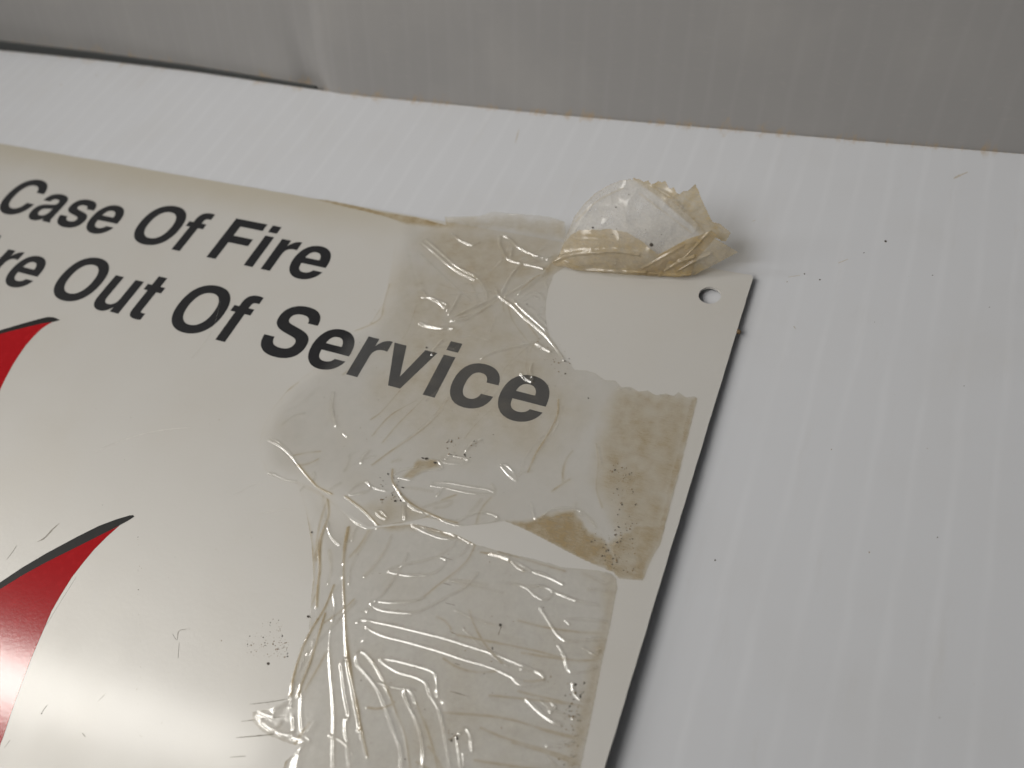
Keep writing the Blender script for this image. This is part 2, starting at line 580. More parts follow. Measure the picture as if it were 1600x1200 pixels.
# ------------------------------------------------------------------ the notice
sign = empty("sign", (0, 0, 0))
tag(sign, "ivory notice with black lettering and red flame tips under crumpled tape", "sign")
TH = 0.7
HOLE = (-8.3, -8.4, 2.55)
SX, SY = -372.0, -262.0
def panel_mesh():
    """flat sheet with rounded corner, a round fixing hole and real thickness"""
    bm = bmesh.new()
    er = random.Random(31)
    outer = [(0.0, -1.0), (-0.08, -0.6), (-0.3, -0.28), (-0.6, -0.08), (-1.0, 0.0)]
    outer += [(-1.0 - 4.0 * k, er.uniform(-0.10, 0.06)) for k in range(1, 90)] + [(SX, 0.0), (SX, SY), (0.0, SY)]
    outer += [(er.uniform(-0.07, 0.03), SY + 2.2 * k) for k in range(1, 118)]
    n = 40
    hole = [(HOLE[0] + HOLE[2] * math.cos(2 * math.pi * k / n), HOLE[1] + HOLE[2] * math.sin(2 * math.pi * k / n)) for k in range(n)]
    loops = []
    for z in (0.0, -TH):
        es = []
        for pts in (outer, hole):
            vs = [bm.verts.new((x * U, y * U, z * U)) for x, y in pts]
            loops.append(vs)
            es += [bm.edges.new((vs[i], vs[(i + 1) % len(vs)])) for i in range(len(vs))]
        bmesh.ops.triangle_fill(bm, use_beauty=True, use_dissolve=False, edges=es)
    for top, bot in ((loops[0], loops[2]), (loops[1], loops[3])):
        for i in range(len(top)):
            k = (i + 1) % len(top)
            bm.faces.new((top[i], top[k], bot[k], bot[i]))
    bmesh.ops.recalc_face_normals(bm, faces=bm.faces)
    me = bpy.data.meshes.new("panel")
    bm.to_mesh(me)
    bm.free()
    return me
panel = link("panel", panel_mesh(), M_SIGN, sign)

# lettering and flame tips: flat ink shapes of a hair's thickness on the face
GLYPHS = {
    'C': (722, 'M680 481 C670 560 640 620 590 664 C535 712 462 737 377 737 C275 737 193 703 133 640 C75 577 44 480 44 357 C44 236 76 142 135 78 C195 13 275 -19 372 -19 C459 -19 531 8 585 60 C640 112 672 180 682 264 L532 264 C522 214 505 176 478 150 C450 122 415 108 374 108 C318 108 274 130 243 172 C211 216 195 278 195 357 C195 439 211 503 244 546 C276 588 321 610 378 610 C420 610 455 599 481 576 C507 554 523 522 530 481 Z'),
    'O': (778, 'M389 737 C496 737 581 703 643 638 C704 573 734 479 734 359 C734 239 704 145 643 80 C581 14 496 -19 389 -19 C282 -19 197 14 135 80 C74 145 44 239 44 359 C44 479 74 573 135 638 C197 703 282 737 389 737 Z M389 612 C328 612 280 589 245 544 C211 499 194 438 194 359 C194 280 211 219 245 174 C280 129 328 106 389 106 C450 106 498 129 533 174 C567 219 584 280 584 359 C584 438 567 499 533 544 C498 589 450 612 389 612 Z'),
    'S': (667, 'M610 515 C608 588 584 644 538 682 C492 720 428 738 346 738 C262 738 195 718 145 679 C95 640 70 587 70 520 C70 462 87 418 121 388 C150 361 199 339 268 322 L388 292 C418 284 440 274 453 261 C467 248 474 232 474 212 C474 180 462 155 438 138 C414 121 380 112 336 112 C286 112 248 122 222 142 C196 163 182 194 180 235 L36 235 C38 153 65 90 117 46 C169 2 242 -19 336 -19 C429 -19 500 1 551 40 C602 80 628 137 628 212 C628 267 612 311 581 343 C552 373 504 397 436 414 L306 447 C272 455 249 465 236 476 C223 487 216 502 216 521 C216 551 227 573 249 589 C271 605 303 613 345 613 C385 613 416 605 437 589 C459 573 471 548 473 515 Z'),
    'a': (556, 'M524 0 L524 17 C498 33 491 50 491 96 L491 378 C491 435 474 475 441 503 C407 530 358 546 285 546 C212 546 158 532 120 502 C83 473 62 428 58 372 L193 372 C197 394 204 409 218 419 C232 430 252 435 280 435 C305 435 324 430 336 421 C349 411 355 397 355 378 C355 362 349 350 338 342 C326 334 306 328 276 323 L212 313 C152 303 107 287 77 262 C46 236 29 198 29 147 C29 96 44 55 75 25 C105 -6 146 -21 197 -21 C229 -21 258 -15 284 -3 C309 9 334 27 358 52 C359 30 363 12 372 0 Z M355 257 C340 250 322 244 292 238 L253 231 C225 226 204 218 191 206 C177 194 170 178 170 156 C170 135 176 119 188 108 C200 96 217 91 240 91 C275 91 303 101 324 122 C345 142 355 171 355 208 Z'),
    's': (556, 'M514 370 C512 426 492 470 453 501 C414 531 360 546 288 546 C215 546 158 531 116 500 C75 469 54 427 54 373 C54 329 68 296 97 274 C118 258 153 244 200 233 L300 210 C326 204 344 197 354 189 C364 182 369 172 369 158 C369 140 361 126 345 115 C329 105 306 100 278 100 C243 100 216 107 197 120 C179 133 169 153 168 178 L30 178 C32 116 55 67 98 31 C141 -4 202 -23 279 -23 C357 -23 417 -6 458 26 C501 59 522 103 522 162 C522 203 508 236 481 260 C461 278 427 293 382 303 L267 329 C240 335 222 341 213 347 C204 354 199 363 199 377 C199 393 207 406 222 415 C237 425 258 430 286 430 C314 430 335 425 350 416 C365 406 373 391 374 370 Z'),
    'e': (556, 'M528 225 C529 240 529 250 529 257 C529 311 521 360 506 399 C470 492 386 546 276 546 C120 546 24 437 24 259 C24 89 119 -23 273 -23 C395 -23 493 43 524 151 L386 151 C369 110 332 90 278 90 C240 90 209 105 190 131 C177 148 172 173 169 208 L169 225 Z M171 320 C177 396 213 434 274 434 C335 434 373 394 380 320 Z'),
    'c': (556, 'M524 331 C515 465 424 546 284 546 C127 546 34 439 34 258 C34 83 126 -23 279 -23 C417 -23 512 57 524 185 L388 185 C376 124 340 94 284 94 C212 94 174 153 174 258 C174 367 213 429 284 429 C342 429 378 397 388 331 Z'),
    'r': (389, 'M64 540 L64 0 L206 0 L206 287 C206 366 246 408 322 408 C338 408 352 407 373 403 L373 545 C364 546 361 546 355 546 C291 546 234 505 204 434 L204 540 Z'),
    'u': (611, 'M545 0 L405 0 L405 78 C370 11 318 -23 246 -23 C137 -23 66 47 66 165 L66 540 L206 540 L206 198 C206 132 236 99 296 99 C361 99 405 144 405 212 L405 540 L545 540 Z'),
    't': (333, 'M301 527 L301 433 L222 433 L222 145 C222 107 231 96 262 96 C277 96 290 97 304 100 L304 -1 C280 -8 254 -11 224 -11 C124 -11 82 27 82 118 L82 433 L14 433 L14 527 L82 527 L82 676 L222 676 L222 527 Z'),
    'f': (333, 'M306 527 L306 433 L222 433 L222 0 L82 0 L82 433 L10 433 L10 527 L82 527 L82 574 C82 681 133 729 244 729 C271 729 289 727 318 722 L318 616 C304 618 294 619 282 619 C238 619 222 603 222 564 L222 527 Z'),
    'F': (611, 'M223 309 L223 0 L73 0 L73 729 L587 729 L587 604 L223 604 L223 434 L541 434 L541 309 Z'),
    'i': (278, 'M209 540 L209 0 L69 0 L69 540 Z M209 729 L209 605 L69 605 L69 729 Z'),
    'v': (556, 'M544 540 L352 0 L204 0 L12 540 L164 540 L279 139 L398 540 Z'),
    'A': (722, 'M506 164 L222 164 L168 0 L19 0 L279 729 L452 729 L708 0 L559 0 Z M465 283 L365 582 L264 283 Z'),
    ' ': (278, ''),
}
LINES = [('Case Of Fire', 21.527, -236.44, -28.46, -6.32, 1.0286), ('Are Out Of Service', 21.948, -232.42, -53.2, -3.85, 1.0233)]
def glyph_loops(path, n=7):
    import re
    out, cur = [], None
    for mm in re.finditer(r'([MLCZ])([^MLCZ]*)', path):
        k, v = mm.group(1), [float(t) for t in mm.group(2).split()]
        if k == 'M':
            cur = [(v[0], v[1])]
        elif k == 'L':
            cur.append((v[0], v[1]))
        elif k == 'C':
            p0 = cur[-1]
            for j in range(1, n + 1):
                t = j / n
                cur.append(tuple((1 - t) ** 3 * p0[c] + 3 * (1 - t) ** 2 * t * v[c] + 3 * (1 - t) * t * t * v[2 + c] + t ** 3 * v[4 + c] for c in (0, 1)))
        else:
            if math.hypot(cur[0][0] - cur[-1][0], cur[0][1] - cur[-1][1]) < 0.5:
                cur.pop()
            out.append(cur)
    return out

def ink_shape(name, loops, z0, z1, mat, parent):
    cd = bpy.data.curves.new(name, 'CURVE')
    cd.dimensions = '2D'
    cd.fill_mode = 'BOTH'
    cd.extrude = (z1 - z0) * 0.5 * U
    cx = sum(p[0] for p in loops[0]) / len(loops[0])
    cy = sum(p[1] for p in loops[0]) / len(loops[0])
    for lp in loops:
        sp = cd.splines.new('POLY')
        sp.points.add(len(lp) - 1)
        for pt, q in zip(sp.points, lp):
            pt.co = ((q[0] - cx) * U, (q[1] - cy) * U, 0, 1)
        sp.use_cyclic_u = True
    tmp = bpy.data.objects.new("tmp", cd)
    sc.collection.objects.link(tmp)
    bpy.context.view_layer.update()
    me = bpy.data.meshes.new_from_object(tmp.evaluated_get(bpy.context.evaluated_depsgraph_get()))
    me.name = name
    bpy.data.objects.remove(tmp)
    bpy.data.curves.remove(cd)
    o = link(name, me, None, parent)
    me.materials.clear()
    me.materials.append(mat)
    o.location = (cx * U, cy * U, (z0 + z1) * 0.5 * U)
    return o

for text, em, x0, y0, track, wid in LINES:
    pen = 0.0
    for ch in text:
        w, path = GLYPHS[ch]
        if path:
            loops = [[(x0 + em * wid * (pen + x) / 1000, y0 + em * y / 1000) for x, y in lp] for lp in glyph_loops(path)]
            if ch == 'i':      # stem and dot stay one letter
                pass
            ink_shape("letter", loops, 0.004, 0.035, M_BLACK, sign)
        pen += w + track

FLAMES = [
    ('flame_outline', [(-210.92, -84.06), (-203.06, -76.43), (-192.16, -67.78), (-186.49, -63.65), (-182.3, -60.79), (-180.55, -59.81), (-178.64, -59.42), (-176.98, -59.58), (-175.88, -59.75), (-176.91, -60.48), (-177.89, -61.05), (-180.31, -62.1), (-184.01, -64.23), (-191.13, -68.8), (-201.62, -77.76), (-209.15, -85.59)]),
    ('flame', [(-209.15, -85.59), (-201.62, -77.76), (-191.13, -68.8), (-184.01, -64.23), (-180.31, -62.1), (-177.76, -60.98), (-178.79, -62.51), (-179.43, -64.24), (-179.76, -67.08), (-179.78, -69.8), (-179.29, -73.02), (-178.55, -76.45), (-177.54, -79.73), (-176.5, -82.62), (-175.85, -84.01), (-174.11, -87.54), (-171.2, -91.84), (-166.88, -96.43), (-164.05, -101.26), (-165.26, -105.8), (-173.57, -106.99), (-187.64, -102.68), (-201.34, -94.48)]),
    ('flame_outline', [(-145.33, -142.13), (-140.45, -133.32), (-134.93, -124.72), (-132.24, -120.21), (-128.89, -115.54), (-124.26, -109.84), (-121.14, -106.28), (-117.96, -103.54), (-115.41, -101.69), (-114.64, -101.38), (-114.12, -101.61), (-115.02, -102.98), (-116.35, -104.66), (-118.4, -107.07), (-122.54, -111.77), (-127.67, -117.59), (-130.86, -121.63), (-133.74, -125.9), (-139.24, -134.44), (-144.12, -143.18)]),
    ('flame', [(-144.12, -143.18), (-139.24, -134.44), (-133.74, -125.9), (-130.86, -121.63), (-127.67, -117.59), (-122.54, -111.77), (-118.4, -107.07), (-116.24, -104.62), (-117.31, -107.55), (-118.27, -111.18), (-118.7, -114.57), (-118.93, -118.1), (-118.63, -122.16), (-118.18, -125.56), (-117.24, -128.72), (-116.32, -131.8), (-115.42, -134.82), (-114.21, -138.11), (-113.03, -141.32), (-111.96, -144.05), (-111.0, -146.31), (-110.05, -148.53), (-109.5, -150.02), (-108.59, -152.17), (-108.13, -154.46), (-109.32, -156.94), (-113.34, -158.49), (-120.42, -157.94), (-128.89, -155.19), (-138.12, -149.62)]),
]
for name, pts in FLAMES:
    ink_shape(name, [[tuple(q) for q in pts]], 0.004, 0.03 if name == 'flame' else 0.04, M_RED if name == 'flame' else M_CHAR, sign)

# ------------------------------------------------------------------ tape
def tape_film(name, outline, wrinkles, stains, base_h, haze, relief, seed, parent, extra=None, step=0.14):
    X, Y, H, S, mask, De = film_fields(outline, wrinkles, stains, step, 0.07)
    glint_haze = GLINT_HAZE[0]
    H = H + base_h + relief * (0.5 + 0.5 * waves(X, Y, 2.5, 14.0, 26, seed)) + 0.02 * np.exp(-(De / 0.35) ** 2)
    if extra is not None:
        H = H + extra(X, Y)
    S = S * (0.92 + 0.5 * np.clip(waves(X, Y, 2.0, 12.0, 24, seed + 6), -0.8, 0.8))
    S = np.clip(S + 0.05 * waves(X, Y, 3, 22, 24, seed + 5), 0, 1)
    used, q = grid_faces(mask)
    co = np.stack([X.ravel(), Y.ravel(), H.ravel()], 1)[used]
    me = quad_mesh(name, co, q)
    set_attr(me, "stain", S.ravel()[used])
    x_lo = X[0, 0]
    fade = np.clip((X + 72) / 14.0, 0, 1)
    loose = np.maximum(fade, 1 - np.exp(-(poly_field(X, Y, [np.array(p_) for p_ in outline], 9.0, closed=True) / 3.5) ** 2))
    loose = np.clip(np.maximum(loose, 3.0 * (H - base_h - relief)), 0, 1)
    set_attr(me, "loose", loose.ravel()[used])
    set_attr(me, "haze", (loose * haze * (0.15 + 0.85 * np.clip((X - x_lo) / 40.0, 0, 1)) + 0.24 * glint_haze * (0.55 + 0.45 * np.clip(waves(X, Y, 2.0, 8.0, 16, seed + 9), -1, 1))).ravel()[used])
    return link(name, me, M_FILM, parent), (X[0], Y[:, 0], H)

W_UP = [
    ('b', [(-93.69, -75.03), (-91.37, -74.64), (-88.1, -75.8), (-85.41, -77.09)]),
    ('b', [(-93.69, -75.03), (-90.18, -75.51), (-86.09, -77.0), (-83.28, -78.52)]),
    ('c', [(-83.28, -78.52), (-78.92, -80.68), (-75.75, -81.97), (-71.92, -82.46)]),
    ('b', [(-88.94, -82.35), (-87.74, -82.27), (-85.72, -82.52), (-83.21, -82.6), (-81.62, -82.22)]),
    ('b', [(-88.94, -82.35), (-86.44, -83.33), (-83.93, -83.41), (-81.14, -82.99)]),
    ('s', [(-90.01, -55.75), (-87.09, -55.74), (-83.38, -56.04)]),
    ('s', [(-95.23, -67.55), (-91.42, -67.4), (-87.29, -67.34)]),
    ('b', [(-60.54, -73.79), (-59.1, -72.2), (-56.42, -70.8), (-54.6, -68.8), (-52.78, -67.95), (-50.99, -69.4), (-54.12, -70.94), (-55.81, -72.6), (-56.53, -73.95), (-59.19, -74.22)]),
    ('b', [(-51.81, -67.65), (-52.07, -66.87), (-51.51, -65.94), (-48.86, -65.71), (-46.4, -65.7), (-46.02, -66.55), (-48.12, -67.32), (-50.61, -67.86), (-51.81, -67.65)]),
    ('b', [(-51.39, -73.73), (-50.96, -72.93), (-47.61, -71.99), (-43.53, -71.53), (-39.06, -70.94), (-37.51, -71.53), (-40.53, -72.38), (-43.42, -72.97), (-47.54, -73.29), (-51.35, -73.83)]),
    ('f', [(-51.11, -79.37), (-49.23, -77.69), (-46.77, -76.09), (-45.5, -75.96), (-46.23, -77.26), (-48.38, -78.33)]),
    ('b', [(-45.85, -80.32), (-42.56, -79.51), (-40.81, -77.64), (-38.37, -76.16), (-35.96, -75.81), (-34.68, -76.43), (-36.08, -77.92), (-38.52, -79.34), (-42.19, -80.33), (-45.25, -80.49)]),
    ('c', [(-61.54, -72.96), (-60.28, -75.41), (-57.59, -77.35), (-54.02, -78.96), (-49.84, -79.76), (-45.96, -80.09), (-42.36, -79.97)]),
    ('b', [(-59.3, -75.66), (-56.63, -78.15), (-53.09, -79.74), (-50.49, -80.08)]),
    ('b', [(-67.99, -81.21), (-67.69, -79.15), (-66.01, -77.49), (-64.64, -77.9), (-64.23, -79.18), (-66.52, -80.74), (-67.99, -81.21)]),
    ('b', [(-64.64, -77.9), (-62.79, -78.16), (-60.6, -78.03)]),
    ('b', [(-38.88, -64.52), (-37.61, -64.41), (-35.62, -65.47), (-34.14, -67.21), (-36.24, -66.49), (-38.68, -65.02)]),
    ('s', [(-44.71, -60.26), (-42.18, -59.85), (-39.7, -59.33)]),
    ('s', [(-44.76, -55.03), (-43.84, -55.24), (-42.54, -55.75)]),
    ('b', [(-29.32, -71.05), (-28.15, -72.76), (-27.18, -74.0), (-26.05, -73.12), (-25.17, -71.54), (-22.34, -69.96), (-19.6, -69.49), (-18.64, -70.21)]),
    ('c', [(-68.7, -81.99), (-63.27, -83.55), (-60.37, -84.77), (-57.65, -85.74), (-54.27, -83.85), (-51.49, -82.94), (-48.93, -80.53)]),
    ('b', [(-60.16, -83.09), (-59.33, -82.55), (-57.19, -83.47)]),
    ('b', [(-60.11, -83.18), (-59.01, -83.69), (-57.54, -83.85)]),
    ('d', [(-56.99, -55.42), (-58.73, -60.26), (-61.19, -64.63), (-64.13, -69.09), (-66.52, -73.34)]),
    ('f', [(-57.26, -52.35), (-58.25, -57.65), (-60.47, -62.6), (-62.92, -66.94)]),
    ('d', [(-64.23, -55.0), (-68.51, -60.67), (-70.1, -66.7)]),
    ('c', [(-32.64, -45.88), (-31.47, -49.79), (-31.81, -55.21), (-32.57, -60.04), (-32.63, -64.54)]),
    ('f', [(-31.08, -47.26), (-30.72, -52.54), (-31.77, -58.08), (-32.52, -62.84)]),
    ('g', [(-85.38, -8.98), (-79.89, -11.87), (-73.64, -15.25), (-68.25, -17.11), (-65.76, -17.67)]),
    ('g', [(-84.51, -7.93), (-78.07, -11.44), (-71.87, -14.83), (-66.67, -16.33)]),
    ('g', [(-78.31, -4.4), (-75.3, -5.82), (-71.6, -6.64), (-69.84, -5.4)]),
    ('g', [(-49.91, -9.94), (-52.43, -9.76), (-56.83, -9.64), (-60.29, -8.87), (-63.56, -5.6), (-64.95, -3.04), (-65.13, -1.83), (-63.19, -1.81), (-58.88, -4.51), (-53.83, -6.15), (-49.87, -6.8)]),
    ('s', [(-70.5, 4.65), (-67.9, 0.07), (-68.39, -3.41)]),
    ('s', [(-63.64, 5.71), (-62.05, 0.96)]),
    ('g', [(-52.9, -19.42), (-51.51, -16.82), (-49.81, -13.37), (-48.96, -11.64)]),
    ('b', [(-52.23, -21.1), (-50.29, -18.39), (-47.43, -18.04), (-45.97, -19.52)]),
    ('b', [(-50.95, -21.29), (-49.35, -19.27), (-47.45, -19.53)]),
    ('g', [(-58.88, -19.79), (-56.91, -21.54), (-53.2, -23.18), (-49.17, -25.77), (-45.5, -27.64), (-42.17, -29.54), (-39.43, -31.54), (-37.0, -33.57), (-35.13, -35.37)]),
    ('b', [(-42.29, -29.23), (-40.04, -30.69), (-37.7, -32.42), (-35.41, -34.59)]),
    ('g', [(-53.19, -21.71), (-49.95, -23.81), (-46.12, -26.04), (-42.39, -28.22)]),
    ('b', [(-46.59, -23.31), (-45.36, -21.91), (-44.35, -23.8), (-45.56, -24.47), (-43.06, -26.44)]),
    ('g', [(-66.24, -31.29), (-65.16, -29.55), (-62.3, -26.25), (-58.85, -22.78), (-58.03, -21.08)]),
    ('g', [(-66.18, -31.42), (-61.98, -28.36), (-58.2, -24.31)]),
    ('g', [(-73.06, -34.16), (-70.35, -34.54), (-67.26, -34.44), (-65.54, -33.48)]),
    ('g', [(-76.78, -26.56), (-73.72, -26.16), (-69.6, -28.12)]),
    ('g', [(-54.19, -39.95), (-51.55, -37.2), (-47.35, -34.7), (-43.56, -32.65), (-41.02, -33.32), (-39.15, -33.82)]),
    ('s', [(-46.65, -39.27), (-44.36, -39.3)]),
    ('g', [(-43.45, -41.59), (-41.98, -42.47), (-40.13, -42.91), (-40.33, -41.69)]),
    ('d', [(-57.34, -20.53), (-62.79, -15.0), (-66.69, -10.39), (-69.84, -5.4)]),
    ('d', [(-57.34, -20.53), (-65.63, -17.25), (-75.58, -12.49), (-81.31, -8.88)]),
    ('d', [(-57.34, -20.53), (-66.08, -21.97), (-73.94, -21.62)]),
    ('d', [(-54.84, -22.13), (-51.6, -27.11), (-47.92, -30.38), (-44.6, -32.93)]),
    ('d', [(-52.92, -22.38), (-47.34, -27.42), (-43.0, -31.14)]),
    ('d', [(-56.5, -21.07), (-60.32, -27.93), (-63.52, -34.52)]),
    ('c', [(-47.49, -6.63), (-48.64, -8.47), (-49.09, -11.28), (-50.92, -13.65), (-52.89, -17.92)]),
    ('d', [(-44.35, -33.55), (-45.98, -36.69), (-47.61, -41.12), (-47.42, -44.33)]),
    ('g', [(-57.05, -21.21), (-57.08, -15.15), (-55.97, -10.22), (-52.27, -6.98)]),
    ('g', [(-55.94, -20.93), (-52.89, -16.41), (-50.22, -12.33)]),
    ('b', [(-20.59, -39.31), (-19.65, -38.65), (-18.23, -38.8)]),
    ('b', [(-11.55, -38.52), (-10.41, -38.62), (-9.88, -38.14)]),
    ('f', [(-18.73, -69.65), (-16.12, -71.08), (-14.95, -72.04)]),
    ('f', [(-10.43, -74.51), (-9.39, -72.64), (-8.11, -71.56)]),
    ('f', [(-14.18, -79.2), (-13.34, -78.06), (-11.81, -77.76), (-12.69, -78.78)]),
    ('f', [(-7.62, -75.72), (-5.69, -75.5), (-4.86, -75.64)]),
    ('f', [(-30.23, -76.13), (-25.71, -74.2), (-20.36, -71.09)]),
    ('d', [(-27.41, -76.57), (-23.62, -73.97), (-19.16, -72.07)]),
    ('d', [(-25.56, -76.86), (-21.49, -75.08), (-17.97, -73.03)]),
    ('d', [(-23.65, -77.35), (-19.92, -75.9), (-16.59, -74.58)]),
    ('f', [(-20.47, -68.36), (-20.27, -70.15), (-18.44, -70.47)]),
    ('d', [(-21.02, -53.97), (-19.1, -58.37), (-17.74, -63.74), (-15.18, -67.59)]),
    ('f', [(-20.31, -54.76), (-18.51, -58.19)]),
    ('d', [(-87.46, -24.52), (-85.99, -30.63), (-84.49, -35.09), (-85.99, -37.87), (-89.08, -40.8)]),
    ('d', [(-96.99, -59.08), (-97.41, -63.53), (-98.26, -68.85)]),
    ('g', [(-85.0, -59.12), (-82.86, -63.52), (-79.82, -66.69)]),
    ('g', [(-77.57, -24.56), (-75.22, -25.94), (-69.76, -26.99), (-68.6, -28.6)]),
    ('g', [(-59.83, -23.98), (-62.67, -26.61), (-65.83, -30.25), (-66.06, -31.48), (-62.69, -30.13), (-59.63, -26.3)]),
    ('g', [(-73.69, -34.17), (-71.02, -34.63), (-67.24, -34.1), (-64.66, -33.65)]),
    ('d', [(-77.13, -28.87), (-75.78, -36.59), (-75.79, -39.82)]),
    ('d', [(-69.45, -53.82), (-70.91, -60.02), (-72.48, -62.91)]),
    ('d', [(-62.65, -53.54), (-64.22, -58.07), (-65.77, -62.52), (-66.93, -67.56)]),
    ('d', [(-57.0, -52.73), (-58.45, -57.58)]),
    ('s', [(-88.94, -9.8), (-77.33, -25.44), (-67.05, -35.46)]),
    ('s', [(-80.38, -2.98), (-67.71, -14.17), (-58.55, -22.86)]),
    ('f', [(-84.68, -12.4), (-75.16, -18.23), (-64.15, -24.28)]),
    ('s', [(-35.53, -34.78), (-28.06, -47.07), (-26.43, -59.84)]),
    ('s', [(-20.01, -44.72), (-17.43, -57.07), (-12.02, -67.48)]),
    ('d', [(-95.72, -4.41), (-92.1, -15.33), (-86.76, -30.01), (-86.24, -37.4)]),
]
S_UP = [
    (0.85, 0.6, [(-32.75, -76.49), (-29.53, -75.67), (-26.09, -73.18), (-22.59, -70.89), (-20.27, -70.15), (-18.4, -71.82), (-16.49, -73.66), (-13.53, -73.79), (-11.41, -75.27), (-9.31, -77.98), (-9.18, -79.62), (-12.09, -79.34), (-15.41, -79.18), (-19.82, -78.5), (-24.41, -77.6), (-29.12, -76.68)]),
    (0.5, 0.7, [(-11.66, -74.48), (-9.71, -71.65), (-7.36, -68.67), (-4.41, -67.71), (-2.3, -68.78), (-2.06, -71.73), (-3.42, -75.16), (-3.14, -79.42), (-7.69, -80.56), (-9.31, -79.24)]),
    (0.42, 2.5, [(-19.72, -39.88), (-3.79, -37.19), (-2.12, -68.72), (-9.71, -71.65), (-13.92, -66.26), (-17.64, -62.76), (-20.21, -53.72), (-20.9, -46.15)]),
    (0.5, 0.5, [(-5.27, -37.35), (-3.79, -37.19), (-2.12, -68.72), (-3.58, -69.2)]),
    (0.6, 0.9, [(-128.57, 0.06), (-111.02, 0.53), (-82.69, 1.98), (-80.8, -2.09), (-92.27, -3.15), (-109.2, -2.76)]),
    (0.36, 1.3, [(-84.39, 1.36), (-64.73, 5.17), (-49.24, 5.92), (-47.68, 0.62), (-62.83, 0.48), (-81.0, -1.64)]),
    (0.3, 1.5, [(-83.77, 1.75), (-73.76, 3.93), (-73.15, -1.84), (-80.18, -3.42)]),
    (0.3, 4, [(-80.9, -1.86), (-50.05, 0.31), (-47.42, -11.48), (-60.14, -23.26), (-75.16, -18.23), (-85.38, -8.98)]),
    (0.22, 6, [(-88.17, -19.09), (-63.52, -15.4), (-38.41, -35.57), (-28.06, -47.07), (-30.12, -57.74), (-51.85, -64.35), (-72.49, -56.37)]),
    (0.5, 1.2, [(-50.09, -9.92), (-48.9, -4.71), (-45.21, -4.29), (-45.15, -8.29), (-48.55, -13.06)]),
    (0.25, 1.5, [(-63.52, -83.09), (-60.86, -83.86), (-57.77, -85.51), (-51.72, -82.49), (-49.61, -80.22), (-53.32, -79.27), (-58.54, -78.76)]),
    (0.55, 0.5, [(-57.16, -69.3), (-53.26, -68.1), (-51.59, -69.3), (-54.97, -71.48), (-56.65, -73.71), (-58.35, -73.67), (-57.39, -71.1)]),
]
O_UP = [(-95.39, -3.84), (-92.13, -12.95), (-88.88, -22.25), (-86.18, -30.74), (-86.27, -36.99), (-89.12, -40.48), (-92.34, -42.58), (-92.13, -47.28), (-93.68, -54.33), (-96.75, -59.89), (-97.85, -67.43), (-97.39, -71.91), (-96.01, -76.0), (-92.68, -80.23), (-89.14, -82.87), (-85.0, -83.24), (-81.21, -82.88), (-74.41, -83.65), (-66.75, -85.45), (-60.41, -86.75), (-57.2, -85.4), (-54.07, -83.93), (-48.97, -80.92), (-42.0, -80.74), (-36.47, -78.35), (-33.2, -76.54), (-29.23, -76.86), (-24.48, -77.6), (-19.81, -78.44), (-15.41, -79.18), (-12.03, -79.54), (-9.12, -79.76), (-7.7, -80.61), (-5.47, -80.11), (-3.17, -79.46), (-3.01, -77.03), (-2.66, -73.96), (-2.04, -71.3), (-2.26, -68.73), (-2.71, -56.37), (-3.73, -37.27), (-4.45, -36.63), (-6.18, -37.47), (-8.13, -36.48), (-8.87, -37.9), (-10.62, -37.71), (-12.46, -38.76), (-14.55, -37.97), (-16.32, -38.82), (-18.46, -38.03), (-20.12, -38.85), (-22.05, -37.44), (-24.43, -37.94), (-27.11, -36.7), (-29.43, -36.62), (-31.88, -37.12), (-33.21, -36.01), (-34.65, -35.47), (-35.84, -33.92), (-37.15, -32.94), (-38.67, -31.43), (-40.5, -29.98), (-42.46, -26.94), (-44.15, -23.34), (-45.42, -19.53), (-46.25, -15.52), (-46.47, -11.25), (-45.0, -8.7), (-44.01, -6.69), (-45.91, -3.33), (-47.83, 1.52), (-49.41, 5.4), (-53.98, 6.07), (-59.4, 5.84), (-64.73, 5.17), (-69.46, 5.12), (-73.46, 3.25), (-78.78, 2.08), (-83.38, 1.33), (-81.75, -1.31), (-90.54, -0.49), (-103.47, -0.74), (-113.55, -0.01), (-121.95, 0.36), (-125.76, -0.44), (-116.6, -1.2), (-107.66, -1.65), (-100.98, -2.27), (-95.74, -3.16)]
